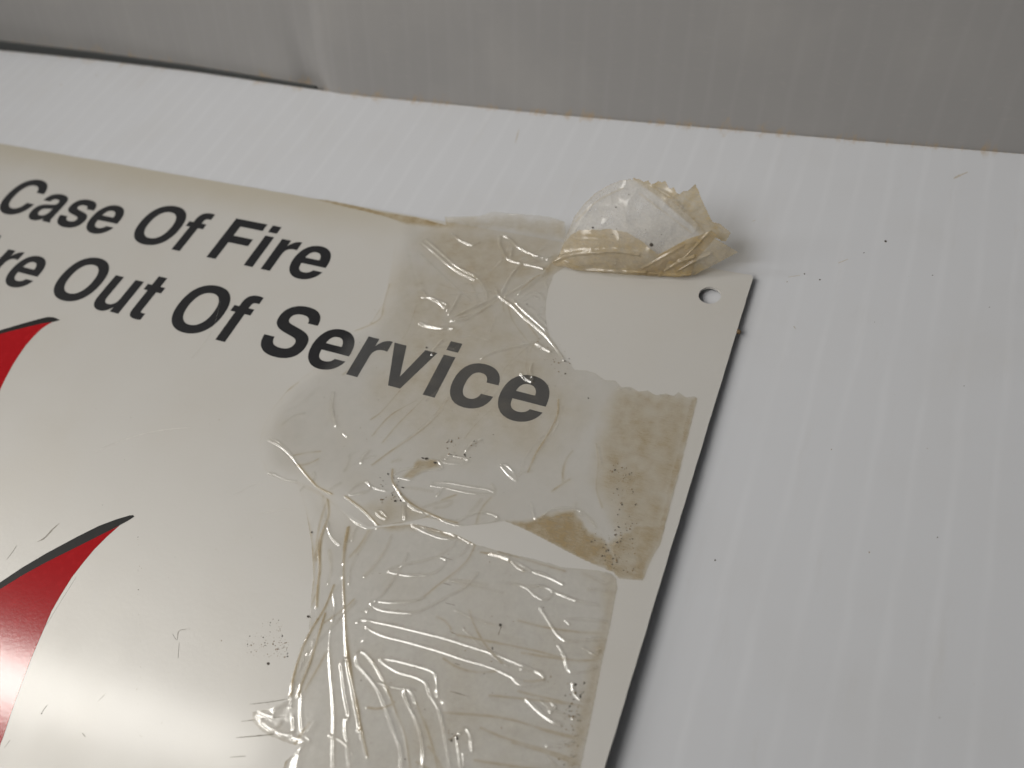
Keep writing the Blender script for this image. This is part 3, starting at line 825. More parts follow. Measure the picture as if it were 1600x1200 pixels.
W_LO = [
    ('b', [(-51.55, -93.83), (-50.46, -92.51), (-48.18, -91.03), (-45.85, -89.67), (-43.22, -87.93), (-41.23, -87.98), (-41.85, -90.31), (-43.36, -91.76), (-45.01, -92.42), (-47.53, -93.32), (-51.55, -93.83)]),
    ('f', [(-43.22, -87.93), (-41.21, -84.85), (-40.93, -83.3)]),
    ('f', [(-41.23, -87.98), (-38.51, -85.4), (-38.17, -82.87)]),
    ('b', [(-34.06, -88.38), (-34.94, -91.21), (-37.74, -94.44), (-40.52, -97.65), (-42.92, -99.6), (-46.7, -100.78), (-49.85, -101.34), (-52.04, -100.97), (-51.47, -100.18), (-48.4, -99.39), (-43.93, -97.57), (-42.18, -96.2)]),
    ('d', [(-36.92, -82.94), (-37.11, -86.36), (-38.28, -89.11), (-40.73, -93.19), (-42.28, -96.0)]),
    ('f', [(-36.79, -84.34), (-37.16, -87.32), (-38.97, -90.74)]),
    ('b', [(-52.81, -105.06), (-52.43, -104.39), (-49.99, -103.85), (-44.56, -103.04), (-39.15, -102.43), (-34.72, -101.93), (-29.82, -101.67), (-25.02, -101.41), (-20.18, -101.51), (-15.83, -101.74), (-14.62, -102.49), (-14.79, -103.34), (-16.93, -104.32), (-19.57, -104.1), (-24.88, -103.82), (-30.02, -104.24), (-35.36, -104.49), (-41.64, -105.03), (-46.15, -105.56), (-49.61, -105.48), (-50.74, -105.21)]),
    ('b', [(-46.39, -110.55), (-48.77, -109.71), (-49.99, -110.15), (-49.02, -111.91), (-45.88, -113.27), (-42.63, -114.93), (-39.34, -117.67), (-36.7, -120.14), (-34.29, -122.23), (-32.78, -124.77), (-30.86, -128.13)]),
    ('d', [(-46.39, -110.55), (-43.32, -112.75), (-40.34, -114.88), (-37.82, -117.1), (-35.53, -118.94), (-33.35, -121.5), (-30.18, -126.1)]),
    ('f', [(-47.67, -109.95), (-45.03, -111.31), (-41.25, -114.02)]),
    ('b', [(-31.9, -111.78), (-33.39, -109.13), (-34.74, -108.2), (-38.09, -108.38), (-42.49, -108.93), (-44.98, -109.62), (-43.71, -110.21), (-40.71, -110.57), (-37.62, -110.26), (-34.98, -110.52), (-33.04, -112.2), (-30.77, -113.71), (-28.94, -115.72), (-27.2, -118.06), (-24.68, -121.66), (-22.91, -125.04)]),
    ('b', [(-35.22, -114.19), (-36.73, -112.96), (-37.99, -112.74), (-37.88, -113.58), (-36.03, -115.27), (-33.92, -116.81), (-31.72, -119.03), (-30.13, -121.39), (-29.34, -123.45), (-27.66, -126.88)]),
    ('d', [(-35.22, -114.19), (-33.65, -115.55), (-31.42, -117.4), (-28.79, -120.15), (-26.82, -122.49), (-24.84, -125.79)]),
    ('b', [(-60.13, -100.2), (-60.53, -101.13), (-60.06, -102.13), (-58.73, -103.98), (-57.86, -106.38)]),
    ('f', [(-57.86, -106.38), (-56.99, -108.74), (-55.52, -111.7), (-53.28, -115.13), (-50.72, -118.71), (-48.63, -121.91), (-44.48, -129.25), (-42.52, -132.65)]),
    ('b', [(-50.83, -112.14), (-51.64, -112.01), (-52.05, -113.01), (-51.06, -114.32), (-48.92, -117.24), (-46.28, -120.25), (-45.92, -121.29)]),
    ('f', [(-46.31, -121.43), (-45.41, -123.03), (-43.61, -125.39), (-41.61, -128.15), (-39.52, -131.48)]),
    ('c', [(-64.4, -88.0), (-62.67, -92.97), (-59.67, -98.72), (-56.6, -103.69), (-53.25, -109.16), (-50.32, -113.22), (-47.53, -116.32), (-45.27, -118.69), (-43.27, -121.46), (-43.11, -122.17)]),
    ('c', [(-56.6, -103.69), (-53.04, -109.09), (-49.45, -113.74), (-46.02, -118.18), (-42.37, -122.27), (-39.56, -125.34)]),
    ('c', [(-75.74, -88.04), (-71.94, -92.01), (-68.95, -96.05), (-66.3, -100.03), (-64.14, -104.93), (-63.12, -107.32), (-61.64, -109.5)]),
    ('c', [(-69.71, -89.22), (-68.83, -93.52), (-66.16, -97.57), (-64.24, -101.7), (-62.39, -105.24)]),
    ('c', [(-61.18, -100.18), (-60.66, -104.65), (-61.01, -109.28), (-60.94, -112.77), (-60.46, -116.04), (-59.58, -119.08), (-58.53, -121.58)]),
    ('c', [(-60.0, -105.78), (-58.86, -111.16), (-57.98, -115.15), (-57.54, -119.16), (-57.12, -121.06)]),
    ('f', [(-65.82, -94.01), (-63.47, -97.14), (-62.5, -100.16)]),
    ('f', [(-59.16, -86.8), (-59.54, -91.92), (-59.49, -95.8), (-58.36, -98.75)]),
    ('d', [(-59.83, -87.52), (-60.2, -92.64)]),
    ('b', [(-61.85, -110.02), (-61.19, -111.11), (-62.42, -112.86), (-62.16, -114.94), (-61.5, -116.41), (-62.34, -116.29), (-62.58, -115.09)]),
    ('b', [(-58.53, -121.58), (-58.11, -122.64), (-60.0, -124.75), (-59.78, -125.87)]),
    ('f', [(-57.95, -118.9), (-56.51, -120.84), (-54.99, -123.49), (-53.15, -125.94)]),
    ('b', [(-63.92, -126.81), (-63.12, -126.11), (-61.4, -126.07), (-59.78, -125.87)]),
    ('b', [(-61.27, -127.41), (-59.05, -127.76), (-56.58, -127.81), (-54.72, -126.91), (-55.9, -124.62)]),
    ('b', [(-54.33, -127.54), (-52.58, -127.27), (-52.28, -126.58), (-50.84, -126.99), (-51.72, -127.9), (-51.83, -129.26)]),
    ('b', [(-62.84, -90.78), (-62.64, -89.21), (-62.68, -87.7)]),
    ('B', [(-33.04, -83.57), (-31.2, -83.43), (-29.29, -83.5)]),
    ('b', [(-29.29, -83.5), (-27.31, -83.77), (-23.82, -84.45), (-20.15, -84.57), (-17.34, -84.96)]),
    ('d', [(-31.88, -82.95), (-27.73, -82.74), (-23.16, -82.61), (-17.82, -82.41)]),
    ('b', [(-29.89, -88.8), (-26.09, -87.95), (-23.85, -87.86), (-21.72, -88.7), (-19.85, -88.93), (-18.82, -88.14), (-18.87, -86.82), (-20.74, -86.58), (-23.53, -87.53)]),
    ('b', [(-18.87, -86.82), (-16.62, -86.94), (-13.94, -87.11)]),
    ('b', [(-19.85, -90.68), (-17.7, -92.3), (-15.33, -94.01), (-13.35, -94.76), (-11.41, -94.28)]),
    ('b', [(-14.15, -96.08), (-12.37, -97.48), (-10.86, -99.35), (-9.64, -99.3)]),
    ('s', [(-26.8, -97.21), (-23.73, -97.07), (-20.77, -96.77)]),
    ('s', [(-29.89, -88.8), (-27.38, -88.17)]),
    ('b', [(-16.43, -106.67), (-14.16, -107.17), (-11.25, -108.36), (-9.18, -108.51)]),
    ('b', [(-11.75, -107.04), (-11.04, -106.21), (-11.83, -105.74)]),
    ('d', [(-22.23, -113.96), (-17.24, -113.94), (-10.62, -113.25), (-4.87, -112.85)]),
    ('d', [(-21.24, -119.09), (-15.67, -117.75), (-9.44, -116.35)]),
    ('d', [(-33.0, -100.68), (-26.64, -99.7), (-18.39, -98.42), (-12.24, -97.84)]),
    ('d', [(-29.52, -114.02), (-21.55, -111.63), (-16.49, -110.69), (-11.7, -110.38), (-5.98, -109.69)]),
    ('d', [(-22.89, -108.47), (-15.27, -106.43), (-8.18, -104.58)]),
    ('b', [(-25.52, -116.13), (-24.78, -114.92), (-23.3, -115.85), (-22.29, -117.68)]),
    ('s', [(-26.81, -111.85), (-25.76, -111.78), (-24.66, -111.83)]),
    ('s', [(-21.7, -107.24), (-20.7, -107.07), (-19.45, -107.0)]),
    ('s', [(-29.73, -112.16), (-28.63, -113.11)]),
    ('f', [(-25.67, -116.74), (-24.16, -119.12), (-22.69, -121.44)]),
    ('s', [(-16.23, -111.34), (-14.32, -110.99)]),
    ('s', [(-10.94, -115.52), (-8.81, -114.88)]),
    ('b', [(-28.48, -83.91), (-26.05, -84.82), (-22.23, -84.21), (-17.33, -84.89)]),
    ('b', [(-18.94, -86.76), (-15.91, -87.03), (-13.02, -87.0), (-9.7, -86.49)]),
    ('b', [(-19.78, -90.63), (-17.98, -91.93), (-15.25, -94.1), (-13.17, -94.6), (-10.4, -93.62), (-7.19, -92.17)]),
    ('b', [(-6.72, -88.92), (-11.09, -89.83), (-14.47, -91.01), (-13.6, -91.65)]),
    ('b', [(-13.89, -96.08), (-12.38, -97.65), (-11.17, -99.3), (-9.63, -99.33), (-6.4, -97.28)]),
    ('b', [(-9.66, -94.87), (-7.38, -95.26), (-6.83, -94.16)]),
    ('b', [(-9.53, -101.33), (-8.73, -102.75), (-7.31, -103.37), (-5.99, -102.88)]),
    ('b', [(-20.27, -104.07), (-18.76, -104.7), (-16.98, -104.45), (-15.38, -103.75), (-14.68, -102.33), (-15.25, -101.66), (-16.82, -101.64), (-19.13, -102.18)]),
    ('b', [(-16.39, -106.72), (-13.84, -107.76), (-11.17, -108.43), (-9.41, -108.33)]),
    ('b', [(-11.62, -107.21), (-11.01, -106.43)]),
    ('f', [(-14.57, -81.61), (-11.84, -82.02), (-9.25, -82.12), (-9.16, -80.44), (-10.51, -80.23)]),
    ('s', [(-16.61, -111.57), (-13.77, -111.06)]),
    ('s', [(-23.76, -97.12), (-21.54, -96.95)]),
    ('b', [(-8.84, -92.76), (-6.82, -92.35)]),
    ('b', [(-7.58, -106.82), (-6.36, -106.09)]),
    ('b', [(-10.25, -112.45), (-6.3, -110.42)]),
    ('d', [(-22.93, -94.3), (-17.92, -93.8), (-11.99, -92.64), (-6.91, -91.15)]),
    ('d', [(-20.18, -99.55), (-14.86, -98.54), (-9.19, -97.1), (-6.03, -95.67)]),
    ('d', [(-18.25, -105.96), (-12.36, -105.23), (-6.09, -104.32)]),
    ('d', [(-16.18, -114.15), (-10.42, -113.58), (-4.14, -113.29)]),
    ('d', [(-17.53, -110.81), (-11.67, -110.27), (-4.93, -109.36)]),
    ('d', [(-8.3, -80.15), (-7.35, -83.1), (-6.53, -88.55), (-5.76, -95.57), (-4.95, -103.34), (-4.33, -108.6), (-3.73, -113.65)]),
    ('b', [(-51.27, -83.39), (-47.86, -83.84), (-44.16, -83.91), (-41.48, -83.02), (-42.78, -82.43), (-46.26, -82.8), (-50.35, -83.09)]),
    ('f', [(-48.64, -83.32), (-46.0, -83.33), (-44.58, -83.02)]),
    ('c', [(-58.46, -86.27), (-55.9, -84.91), (-51.49, -82.94), (-47.49, -82.42), (-43.99, -82.05), (-41.23, -82.43), (-37.43, -82.95), (-37.58, -81.48), (-38.73, -80.59)]),
    ('b', [(-63.09, -90.93), (-62.67, -88.7), (-62.28, -90.4)]),
    ('c', [(-81.38, -82.6), (-77.46, -87.01), (-73.48, -90.64), (-70.13, -94.3), (-66.83, -99.32), (-65.06, -103.63), (-63.6, -106.95)]),
    ('c', [(-72.64, -83.24), (-70.22, -86.88), (-69.31, -90.88), (-67.96, -94.62), (-65.45, -98.85)]),
    ('c', [(-75.75, -81.97), (-71.92, -82.46), (-67.38, -84.33), (-64.66, -85.62)]),
    ('f', [(-71.92, -82.46), (-68.61, -84.18), (-63.92, -86.46), (-60.34, -86.88)]),
    ('f', [(-73.63, -83.56), (-70.95, -87.12), (-68.88, -89.67)]),
    ('d', [(-59.87, -86.73), (-60.05, -90.44), (-60.92, -93.8)]),
    ('c', [(-64.59, -88.27), (-63.3, -92.03), (-61.58, -95.54)]),
]
S_LO = [
    (0.3, 1.0, [(-10.6, -80.93), (-8.12, -80.09), (-7.35, -83.1), (-6.53, -88.55), (-5.76, -95.57), (-4.95, -103.34), (-4.33, -108.6), (-3.73, -113.65), (-6.0, -114.51), (-6.97, -106.87), (-7.83, -95.72), (-8.57, -88.0)]),
    (0.06, 5, [(-36.19, -98.79), (-11.41, -94.28), (-4.49, -113.93), (-21.83, -120.57), (-39.87, -124.35), (-44.6, -110.32)]),
    (0.1, 2, [(-48.23, -112.46), (-44.79, -109.97), (-36.01, -108.86), (-31.11, -113.45), (-25.39, -121.94), (-32.6, -124.7), (-40.24, -116.83)]),
    (0.1, 2, [(-59.78, -106.15), (-59.22, -115.59), (-57.52, -121.61), (-56.31, -121.17), (-58.01, -112.59), (-57.2, -108.82)]),
    (0.35, 0.6, [(-58.7, -85.82), (-51.67, -82.58), (-46.64, -81.99), (-40.34, -82.14), (-36.99, -82.8), (-41.78, -83.48), (-48.18, -83.17), (-55.39, -85.89)]),
]
O_LO = [(-81.63, -82.19), (-79.64, -82.06), (-74.98, -82.7), (-70.81, -84.09), (-65.62, -86.01), (-60.2, -87.14), (-55.86, -84.97), (-51.49, -82.94), (-46.41, -82.48), (-41.25, -82.4), (-37.4, -82.87), (-33.84, -82.83), (-29.05, -82.5), (-25.11, -82.02), (-18.48, -81.72), (-11.82, -80.14), (-9.31, -79.96), (-8.12, -80.49), (-7.25, -82.42), (-7.22, -83.71), (-6.53, -88.55), (-5.81, -95.59), (-4.9, -103.32), (-4.28, -108.58), (-3.66, -114.65), (-3.09, -119.47), (-3.32, -123.45), (-49.3, -141.63), (-52.49, -135.58), (-53.58, -131.64), (-51.97, -128.57), (-55.29, -128.93), (-58.79, -129.11), (-61.15, -128.84), (-63.51, -127.97), (-64.09, -126.65), (-60.88, -124.74), (-58.81, -122.66), (-60.14, -118.88), (-61.48, -113.06), (-61.49, -109.81), (-63.57, -105.86), (-66.38, -99.88), (-70.42, -93.95), (-75.52, -87.97)]

# smaller creases between the traced ones: they fan out from the pucker beside the tear, run down the
# left column and lie across the strip below
wr = random.Random(19)
PUCK = (-56.8, -21.6)
def stroke(x, y, a, L, curl):
    return [(x + L * t * math.cos(a + curl * t), y + L * t * math.sin(a + curl * t)) for t in (0, 0.25, 0.5, 0.75, 1.0)]
def scatter(poly, n, angle, lens, kinds, box=None):
    px_, py_ = [q[0] for q in poly], [q[1] for q in poly]
    o = []
    while len(o) < n:
        x, y = wr.uniform(min(px_), max(px_)), wr.uniform(min(py_), max(py_))
        if box and not (box[0] < x < box[1] and box[2] < y < box[3]):
            continue
        if inside(np.array([x]), np.array([y]), poly)[0]:
            o.append((wr.choice(kinds), stroke(x, y, angle(x, y) + wr.gauss(0, 0.35), wr.uniform(*lens), wr.uniform(-0.5, 0.5))))
    return o
W_UP += scatter(O_UP, 34, lambda x, y: math.atan2(PUCK[1] - y, PUCK[0] - x), (3, 11), 'gffhd', (-75, -25, -45, 2))
W_UP += scatter(O_UP, 26, lambda x, y: -2.2, (3, 10), 'fhhd', (-100, -20, -85, -45))
W_UP += scatter(O_UP, 14, lambda x, y: wr.uniform(0, 3), (1.5, 4), 'bgf', (-80, -30, -85, -62))
W_LO += scatter(O_LO, 26, lambda x, y: -0.12, (3, 12), 'fdfh', (-50, 0, -140, -60))
W_LO += scatter(O_LO, 22, lambda x, y: -1.6, (4, 14), 'fdhb', (-85, -48, -140, -75))

GROUP = "strips of clear packing tape stuck over the notice"
upper = empty("packing_tape", (0, 0, 0.1))
tag(upper, "torn yellowed clear tape over the word Service, curling up past the top edge", "tape", GROUP)
lower = empty("packing_tape", (-40, -100, 0.1))
tag(lower, "clear wrinkled tape along the bottom right, full of shiny bubbles and creases", "tape", GROUP)
def kid(o):
    o.matrix_parent_inverse = Matrix.Translation(-o.parent.location)
    return o

def overhang(x, y):
    return 0.9 * np.clip((y + 0.5) / 4.0, 0, 1.6) ** 1.5
film_lo, field_lo = tape_film("film", O_LO, W_LO, S_LO, 0.06, 0.16, 0.030, 21, lower)
kid(film_lo)
film_up, field_up = tape_film("film", O_UP, W_UP, S_UP, 0.13, 0.06, 0.060, 11, upper, overhang)
kid(film_up)

FLAPS = [
    ('curled_flap', (-44.2, -8.44, 0.4), (0.9841, 0.1777, 0.0), (-0.0878, 0.4861, 0.8695), [(-2.77, 0.88), (-1.75, 3.74), (-0.74, 6.55), (0.73, 9.82), (2.01, 13.01), (4.36, 16.17), (7.12, 18.96), (10.14, 20.81), (13.11, 22.04), (15.33, 22.36), (17.56, 21.95), (20.86, 20.39), (24.61, 18.24), (27.67, 15.63), (30.77, 12.71), (32.83, 10.19), (33.26, 8.21), (32.02, 5.06), (30.41, 2.31), (29.03, 0.33), (24.51, -0.37), (18.33, -0.33), (10.47, -0.52), (3.25, -0.35), (-0.82, 0.13)], [('f', [(-2.43, 1.56), (0.86, 6.29), (3.27, 11.16), (6.38, 15.9)]), ('d', [(17.66, 19.15), (23.76, 14.79), (29.91, 10.1)]), ('f', [(11.77, 14.49), (16.41, 11.54), (19.49, 10.08)]), ('d', [(2.48, 11.92), (7.9, 17.16), (13.9, 20.27)])], (2.2, 0.08, 0.42)),
    ('folded_flap', (-44.06, -9.21, 0.84), (0.9841, 0.1777, 0.0), (-0.0878, 0.4861, 0.8695), [(-3.55, 1.47), (-1.89, 3.19), (-0.24, 6.84), (1.37, 8.81), (3.43, 10.15), (7.34, 10.58), (11.2, 10.7), (15.04, 10.19), (18.9, 8.29), (22.79, 5.45), (25.71, 7.13), (29.3, 8.95), (32.58, 10.13), (34.62, 9.89), (36.14, 8.88), (38.56, 7.44), (41.14, 5.85), (38.81, 4.52), (36.32, 3.01), (32.78, 0.96), (31.8, 0.12), (27.63, -0.56), (23.08, -0.78), (18.44, -0.51), (10.61, -0.38), (3.42, -0.22), (-0.63, 0.6), (-2.91, 0.5)], [('g', [(-2.89, 1.83), (1.02, 3.64), (5.81, 4.8), (12.07, 5.68), (18.24, 5.28)]), ('g', [(-0.29, 1.61), (3.42, 0.12), (10.6, 0.28), (19.95, 0.54)]), ('c', [(19.14, 1.63), (24.32, 5.04), (32.17, 9.81)]), ('d', [(2.64, 7.9), (10.47, 8.16), (18.2, 6.54)]), ('g', [(27.53, 1.2), (31.11, 3.74), (34.67, 5.44)]), ('c', [(18.42, 0.14), (26.08, 0.17), (31.31, 0.73)])], (2.8, 0.6, 0.28)),
    ('frayed_flap', (-44.28, -7.97, 0.03), (0.9841, 0.1777, 0.0), (-0.1083, 0.5998, 0.7928), [(14.9, 22.03), (17.18, 21.77), (18.1, 21.19), (19.29, 21.5), (19.93, 20.63), (20.81, 20.94), (21.37, 21.53), (22.28, 21.11), (23.15, 21.55), (23.81, 20.4), (24.3, 19.68), (25.3, 20.13), (25.82, 18.97), (26.58, 18.55), (27.41, 19.29), (28.44, 19.31), (29.25, 20.19), (30.07, 20.93), (30.91, 19.35), (31.94, 17.19), (33.31, 14.58), (34.65, 12.26), (36.29, 11.86), (37.67, 10.86), (39.06, 9.86), (38.59, 8.66), (37.95, 7.59), (36.92, 7.7), (36.14, 8.28), (34.38, 8.37), (32.61, 8.31), (29.74, 11.23), (26.62, 13.53), (24.25, 15.56), (20.35, 18.44), (17.26, 20.15)], [('c', [(23.42, 17.02), (26.56, 18.84), (29.82, 20.35)]), ('d', [(26.51, 15.16), (30.65, 18.91)]), ('c', [(30.4, 12.29), (34.43, 11.36), (38.64, 9.7)]), ('d', [(28.82, 13.73), (32.01, 16.31)]), ('g', [(20.27, 19.91), (24.1, 18.06), (27.22, 15.62)])], (1.0, 0.66, 0.3)),
    ('creased_flap', (-43.95, -9.81, 1.19), (0.9841, 0.1777, 0.0), (-0.0878, 0.4861, 0.8695), [(23.16, 5.37), (25.76, 7.18), (29.33, 9.16), (32.6, 10.33), (34.54, 11.29), (36.09, 9.84), (34.26, 7.34), (32.5, 5.42), (31.2, 2.86), (30.65, -0.02), (27.68, -0.48), (21.6, -0.61), (16.18, -0.05), (19.21, 1.7), (21.43, 3.56)], [('c', [(24.56, 1.3), (28.87, 4.65), (34.28, 10.99)]), ('d', [(21.53, 1.16), (27.34, 5.37), (32.25, 9.1)]), ('g', [(27.73, 3.82), (31.08, 4.74)]), ('c', [(18.5, 0.22), (26.14, -0.07), (30.62, 0.46)])], (1.6, 0.75, 0.3)),
]
for fi, (name, O, ex, up, pts, creases, (bulge, stain, haze)) in enumerate(FLAPS):
    O, ex, up = np.array(O), np.array(ex), np.array(up)
    nn = np.cross(ex, up)
    if nn[1] > 0:
        nn = -nn
    X, Y, H, S, mask, De = film_fields([tuple(q) for q in pts], creases, [], 0.17, 0.30)
    P = np.array(pts)
    w, hgt = P[:, 0].max() - P[:, 0].min(), P[:, 1].max() - P[:, 1].min()
    a, b = (X - P[:, 0].min()) / w, (Y - P[:, 1].min()) / hgt
    N = bulge * np.sin(np.pi * np.clip(a, 0, 1)) * (0.35 + 0.65 * np.sin(np.pi * np.clip(b, 0, 1))) + 0.22 * waves(X, Y, 5.0, 14.0, 20, 40 + fi) - 0.22 * np.abs(waves(X, Y, 3.0, 9.0, 14, 140 + fi))
    N += 1.5 * H
    S = np.clip(np.maximum(S, stain) * (0.75 + 0.5 * (0.5 + 0.5 * waves(X, Y, 1.5, 9.0, 24, 80 + fi))), 0, 1)
    if name in ('folded_flap', 'creased_flap'):
        S = np.clip(S + 0.28 * np.exp(-((Y - 0.2) / 1.4) ** 2) * np.clip((X - 12) / 10, 0, 1), 0, 1)
        N += 0.5 * np.exp(-((Y - 4.2 - 1.2 * np.sin(X / 4)) / 0.6) ** 2) * np.clip(1 - X / 14, 0, 1)
    used, q = grid_faces(mask)
    co = O + X.ravel()[:, None] * ex + Y.ravel()[:, None] * up + N.ravel()[:, None] * nn
    me = quad_mesh(name, co[used], q)
    set_attr(me, "stain", S.ravel()[used])
    set_attr(me, "haze", np.full(len(used), haze))
    set_attr(me, "loose", np.full(len(used), 0.32))
    kid(link(name, me, M_FILM, upper))
FLAP_SURF = FLAPS[0]

# ------------------------------------------------------------------ specks of dirt
def specks(name, table, zfun, parent, seed, rel=1.0):
    r = random.Random(seed)
    bm = bmesh.new()
    def one(x, y, rad):
        z = zfun(x, y)
        n = 7
        el, a0 = r.uniform(0.3, 1.0), r.uniform(0, 6.28)
        top = bm.verts.new((x * U, y * U, (z + rad * 0.55) * U))
        ring = []
        for k in range(n):
            a = 2 * math.pi * k / n
            q = rad * r.uniform(0.7, 1.15)
            dx, dy = q * math.cos(a), q * el * math.sin(a)
            ring.append(bm.verts.new(((x + dx * math.cos(a0) - dy * math.sin(a0)) * U, (y + dx * math.sin(a0) + dy * math.cos(a0)) * U, (z - 0.02) * U)))
        mi = 1 if rad < 0.25 and r.random() < (0.85 if rad < 0.16 and parent is not base else 0.5) else 0
        for k in range(n):
            f = bm.faces.new((ring[k], ring[(k + 1) % n], top))
            f.material_index = mi
            f.smooth = True
    for kind, n, rad, pts in table:
        if kind == 'p':
            for x, y in pts:
                one(x, y, rad)
        else:
            bx = [p[0] for p in pts]; by = [p[1] for p in pts]
            done = tries = 0
            while done < n and tries < 4000:
                tries += 1
                x, y = r.uniform(min(bx), max(bx)), r.uniform(min(by), max(by))
                if inside(np.array([x]), np.array([y]), pts)[0]:
                    one(x, y, rad * math.exp(r.gauss(0, 0.35)))
                    done += 1
    me = bpy.data.meshes.new(name)
    bm.to_mesh(me)
    bm.free()
    o = link(name, me, [M_SPECK, M_SPECK2], parent)
    o["kind"] = "stuff"
    return o

def on_field(field):
    xs_, ys_, H_ = field
    def f(x, y):
        i = int(np.clip(np.searchsorted(xs_, x), 0, len(xs_) - 1))
        j = int(np.clip(np.searchsorted(ys_, y), 0, len(ys_) - 1))
        return float(H_[j, i])
    return f
kid(specks("dirt_specks", [
    ('c', 60, 0.13, [(-17.41, -56.87), (-12.27, -55.29), (-6.64, -71.08), (-10.81, -73.33)]),
    ('c', 70, 0.13, [(-15.81, -73.21), (-7.37, -71.32), (-4.08, -79.54), (-11.49, -78.72)]),
    ('c', 36, 0.13, [(-44.28, -30.79), (-34.69, -32.28), (-32.15, -39.39), (-37.97, -38.44)]),
    ('c', 150, 0.08, [(-88.94, -9.8), (-48.17, -9.46), (-29.17, -43.91), (-12.62, -67.68), (-45.39, -78.25), (-77.27, -78.84), (-92.91, -67.84)]),
    ('c', 22, 0.16, [(-64.99, -74.03), (-59.32, -73.98), (-55.68, -78.94), (-59.94, -81.4)]),
    ('c', 22, 0.16, [(-52.99, -61.56), (-45.2, -60.4), (-45.58, -65.73), (-51.8, -66.49)]),
    ('p', 1, 0.45, [(-57.36, -76.17)]),
    ('p', 1, 0.3, [(-62.01, -74.25), (-57.48, -79.52)]),
    ('p', 1, 0.42, [(-56.19, -68.42), (-55.4, -68.29), (-53.03, -68.6)]),
    ('p', 1, 0.18, [(-62.32, -76.05), (-61.78, -77.29), (-46.9, -62.38), (-50.53, -61.42)]),
    ('p', 1, 0.26, [(-14.95, -75.13), (-11.64, -76.04)]),
    ('p', 1, 0.22, [(-26.39, -43.55), (-11.81, -66.96), (-15.75, -59.29)]),
    ('p', 1, 0.3, [(-68.72, -40.63)]),
], on_field(field_up), upper, 3))
kid(specks("dirt_specks", [
    ('c', 70, 0.13, [(-10.7, -101.46), (-7.48, -100.29), (-4.48, -113.94), (-7.51, -115.1)]),
    ('c', 110, 0.08, [(-63.22, -89.14), (-17.45, -83.43), (-7.95, -115.08), (-41.51, -127.93)]),
    ('p', 1, 0.3, [(-25.67, -100.61), (-63.09, -107.54), (-25.86, -96.24)]),
    ('p', 1, 0.18, [(-32.72, -85.45), (-25.3, -105.38), (-18.8, -112.67), (-33.13, -114.78), (-38.15, -108.73), (-46.89, -114.46)]),
    ('c', 22, 0.12, [(-27.42, -116.66), (-25.96, -116.11), (-25.38, -117.38), (-26.83, -117.93)]),
    ('p', 1, 0.2, [(-62.68, -107.57), (-71.71, -91.67)]),
], on_field(field_lo), lower, 4))
specks("dirt_specks", [
    ('c', 90, 0.12, [(-73.33, -116.3), (-72.08, -110.91), (-67.92, -109.91), (-63.86, -114.68), (-66.33, -117.3), (-71.03, -118.12)]),
    ('c', 40, 0.13, [(-66.46, -113.86), (-64.34, -113.11), (-62.56, -115.94), (-64.86, -116.77)]),
    ('p', 1, 0.42, [(-66.05, -118.14)]),
    ('p', 1, 0.2, [(-77.85, -117.72), (-123.85, -101.73), (-109.43, -73.81)]),
    ('c', 120, 0.06, [(-158.62, -77.03), (-94.29, -62.63), (-50.17, -129.23), (-99.7, -149.25), (-111.83, -99.68)]),
    ('c', 26, 0.09, [(-116.4, -97.84), (-115.16, -97.44), (-79.71, -141.62), (-80.91, -142.08)]),
    ('c', 25, 0.06, [(-41.43, -18.53), (-5.49, -19.12), (-4.72, -33.43), (-32.67, -33.99)]),
    ('p', 1, 0.16, [(-105.35, -142.34), (-93.74, -142.27)]),
], lambda x, y: 0.0, sign, 5)
specks("dirt_specks", [
    ('p', 1, 0.45, [(26.83, 19.26)]),
    ('p', 1, 0.28, [(10.9, 4.76), (14.53, 3.8), (22.67, 14.46)]),
    ('p', 1, 0.22, [(-264.5, 35.75), (-252.53, 43.07), (45.36, -53.12), (34.45, -59.77), (8.25, -70.12), (24.45, -40.13), (49.81, 4.27)]),
    ('c', 22, 0.1, [(-12.82, 38.33), (54.63, 42.25), (60.85, -87.7), (29.29, -99.75)]),
    ('c', 16, 0.1, [(-298.74, 43.81), (-40.97, 43.74), (-54.53, 27.5), (-265.38, 9.96)]),
], lambda x, y: base_z(y), base, 6)
# scuffs and scratches on the face
def scuffs(name, table, mat, parent, z0):
    bm = bmesh.new()
    for wdt, pts in table:
        c = curve_pts(pts, 8)
        prev = None
        for k, p in enumerate(c):
            q = c[min(k + 1, len(c) - 1)] - c[max(k - 1, 0)]
            n = np.array([-q[1], q[0]]) / (np.hypot(*q) + 1e-9)
            hw = wdt * 0.5 * random.uniform(0.45, 1.1) * math.sin(math.pi * (k + 0.6) / (len(c) + 0.2)) ** 0.5
            cur = [bm.verts.new((float(p[0] + s * n[0] * hw) * U, float(p[1] + s * n[1] * hw) * U, (z0 + (0.03 if s == 0 else 0.0)) * U)) for s in (-1, 0, 1)]
            if prev:
                for i in (0, 1):
                    bm.faces.new((prev[i], prev[i + 1], cur[i + 1], cur[i]))
            prev = cur
    me = bpy.data.meshes.new(name)
    bm.to_mesh(me)
    bm.free()
    o = link(name, me, mat, parent)
    o["kind"] = "stuff"
    return o
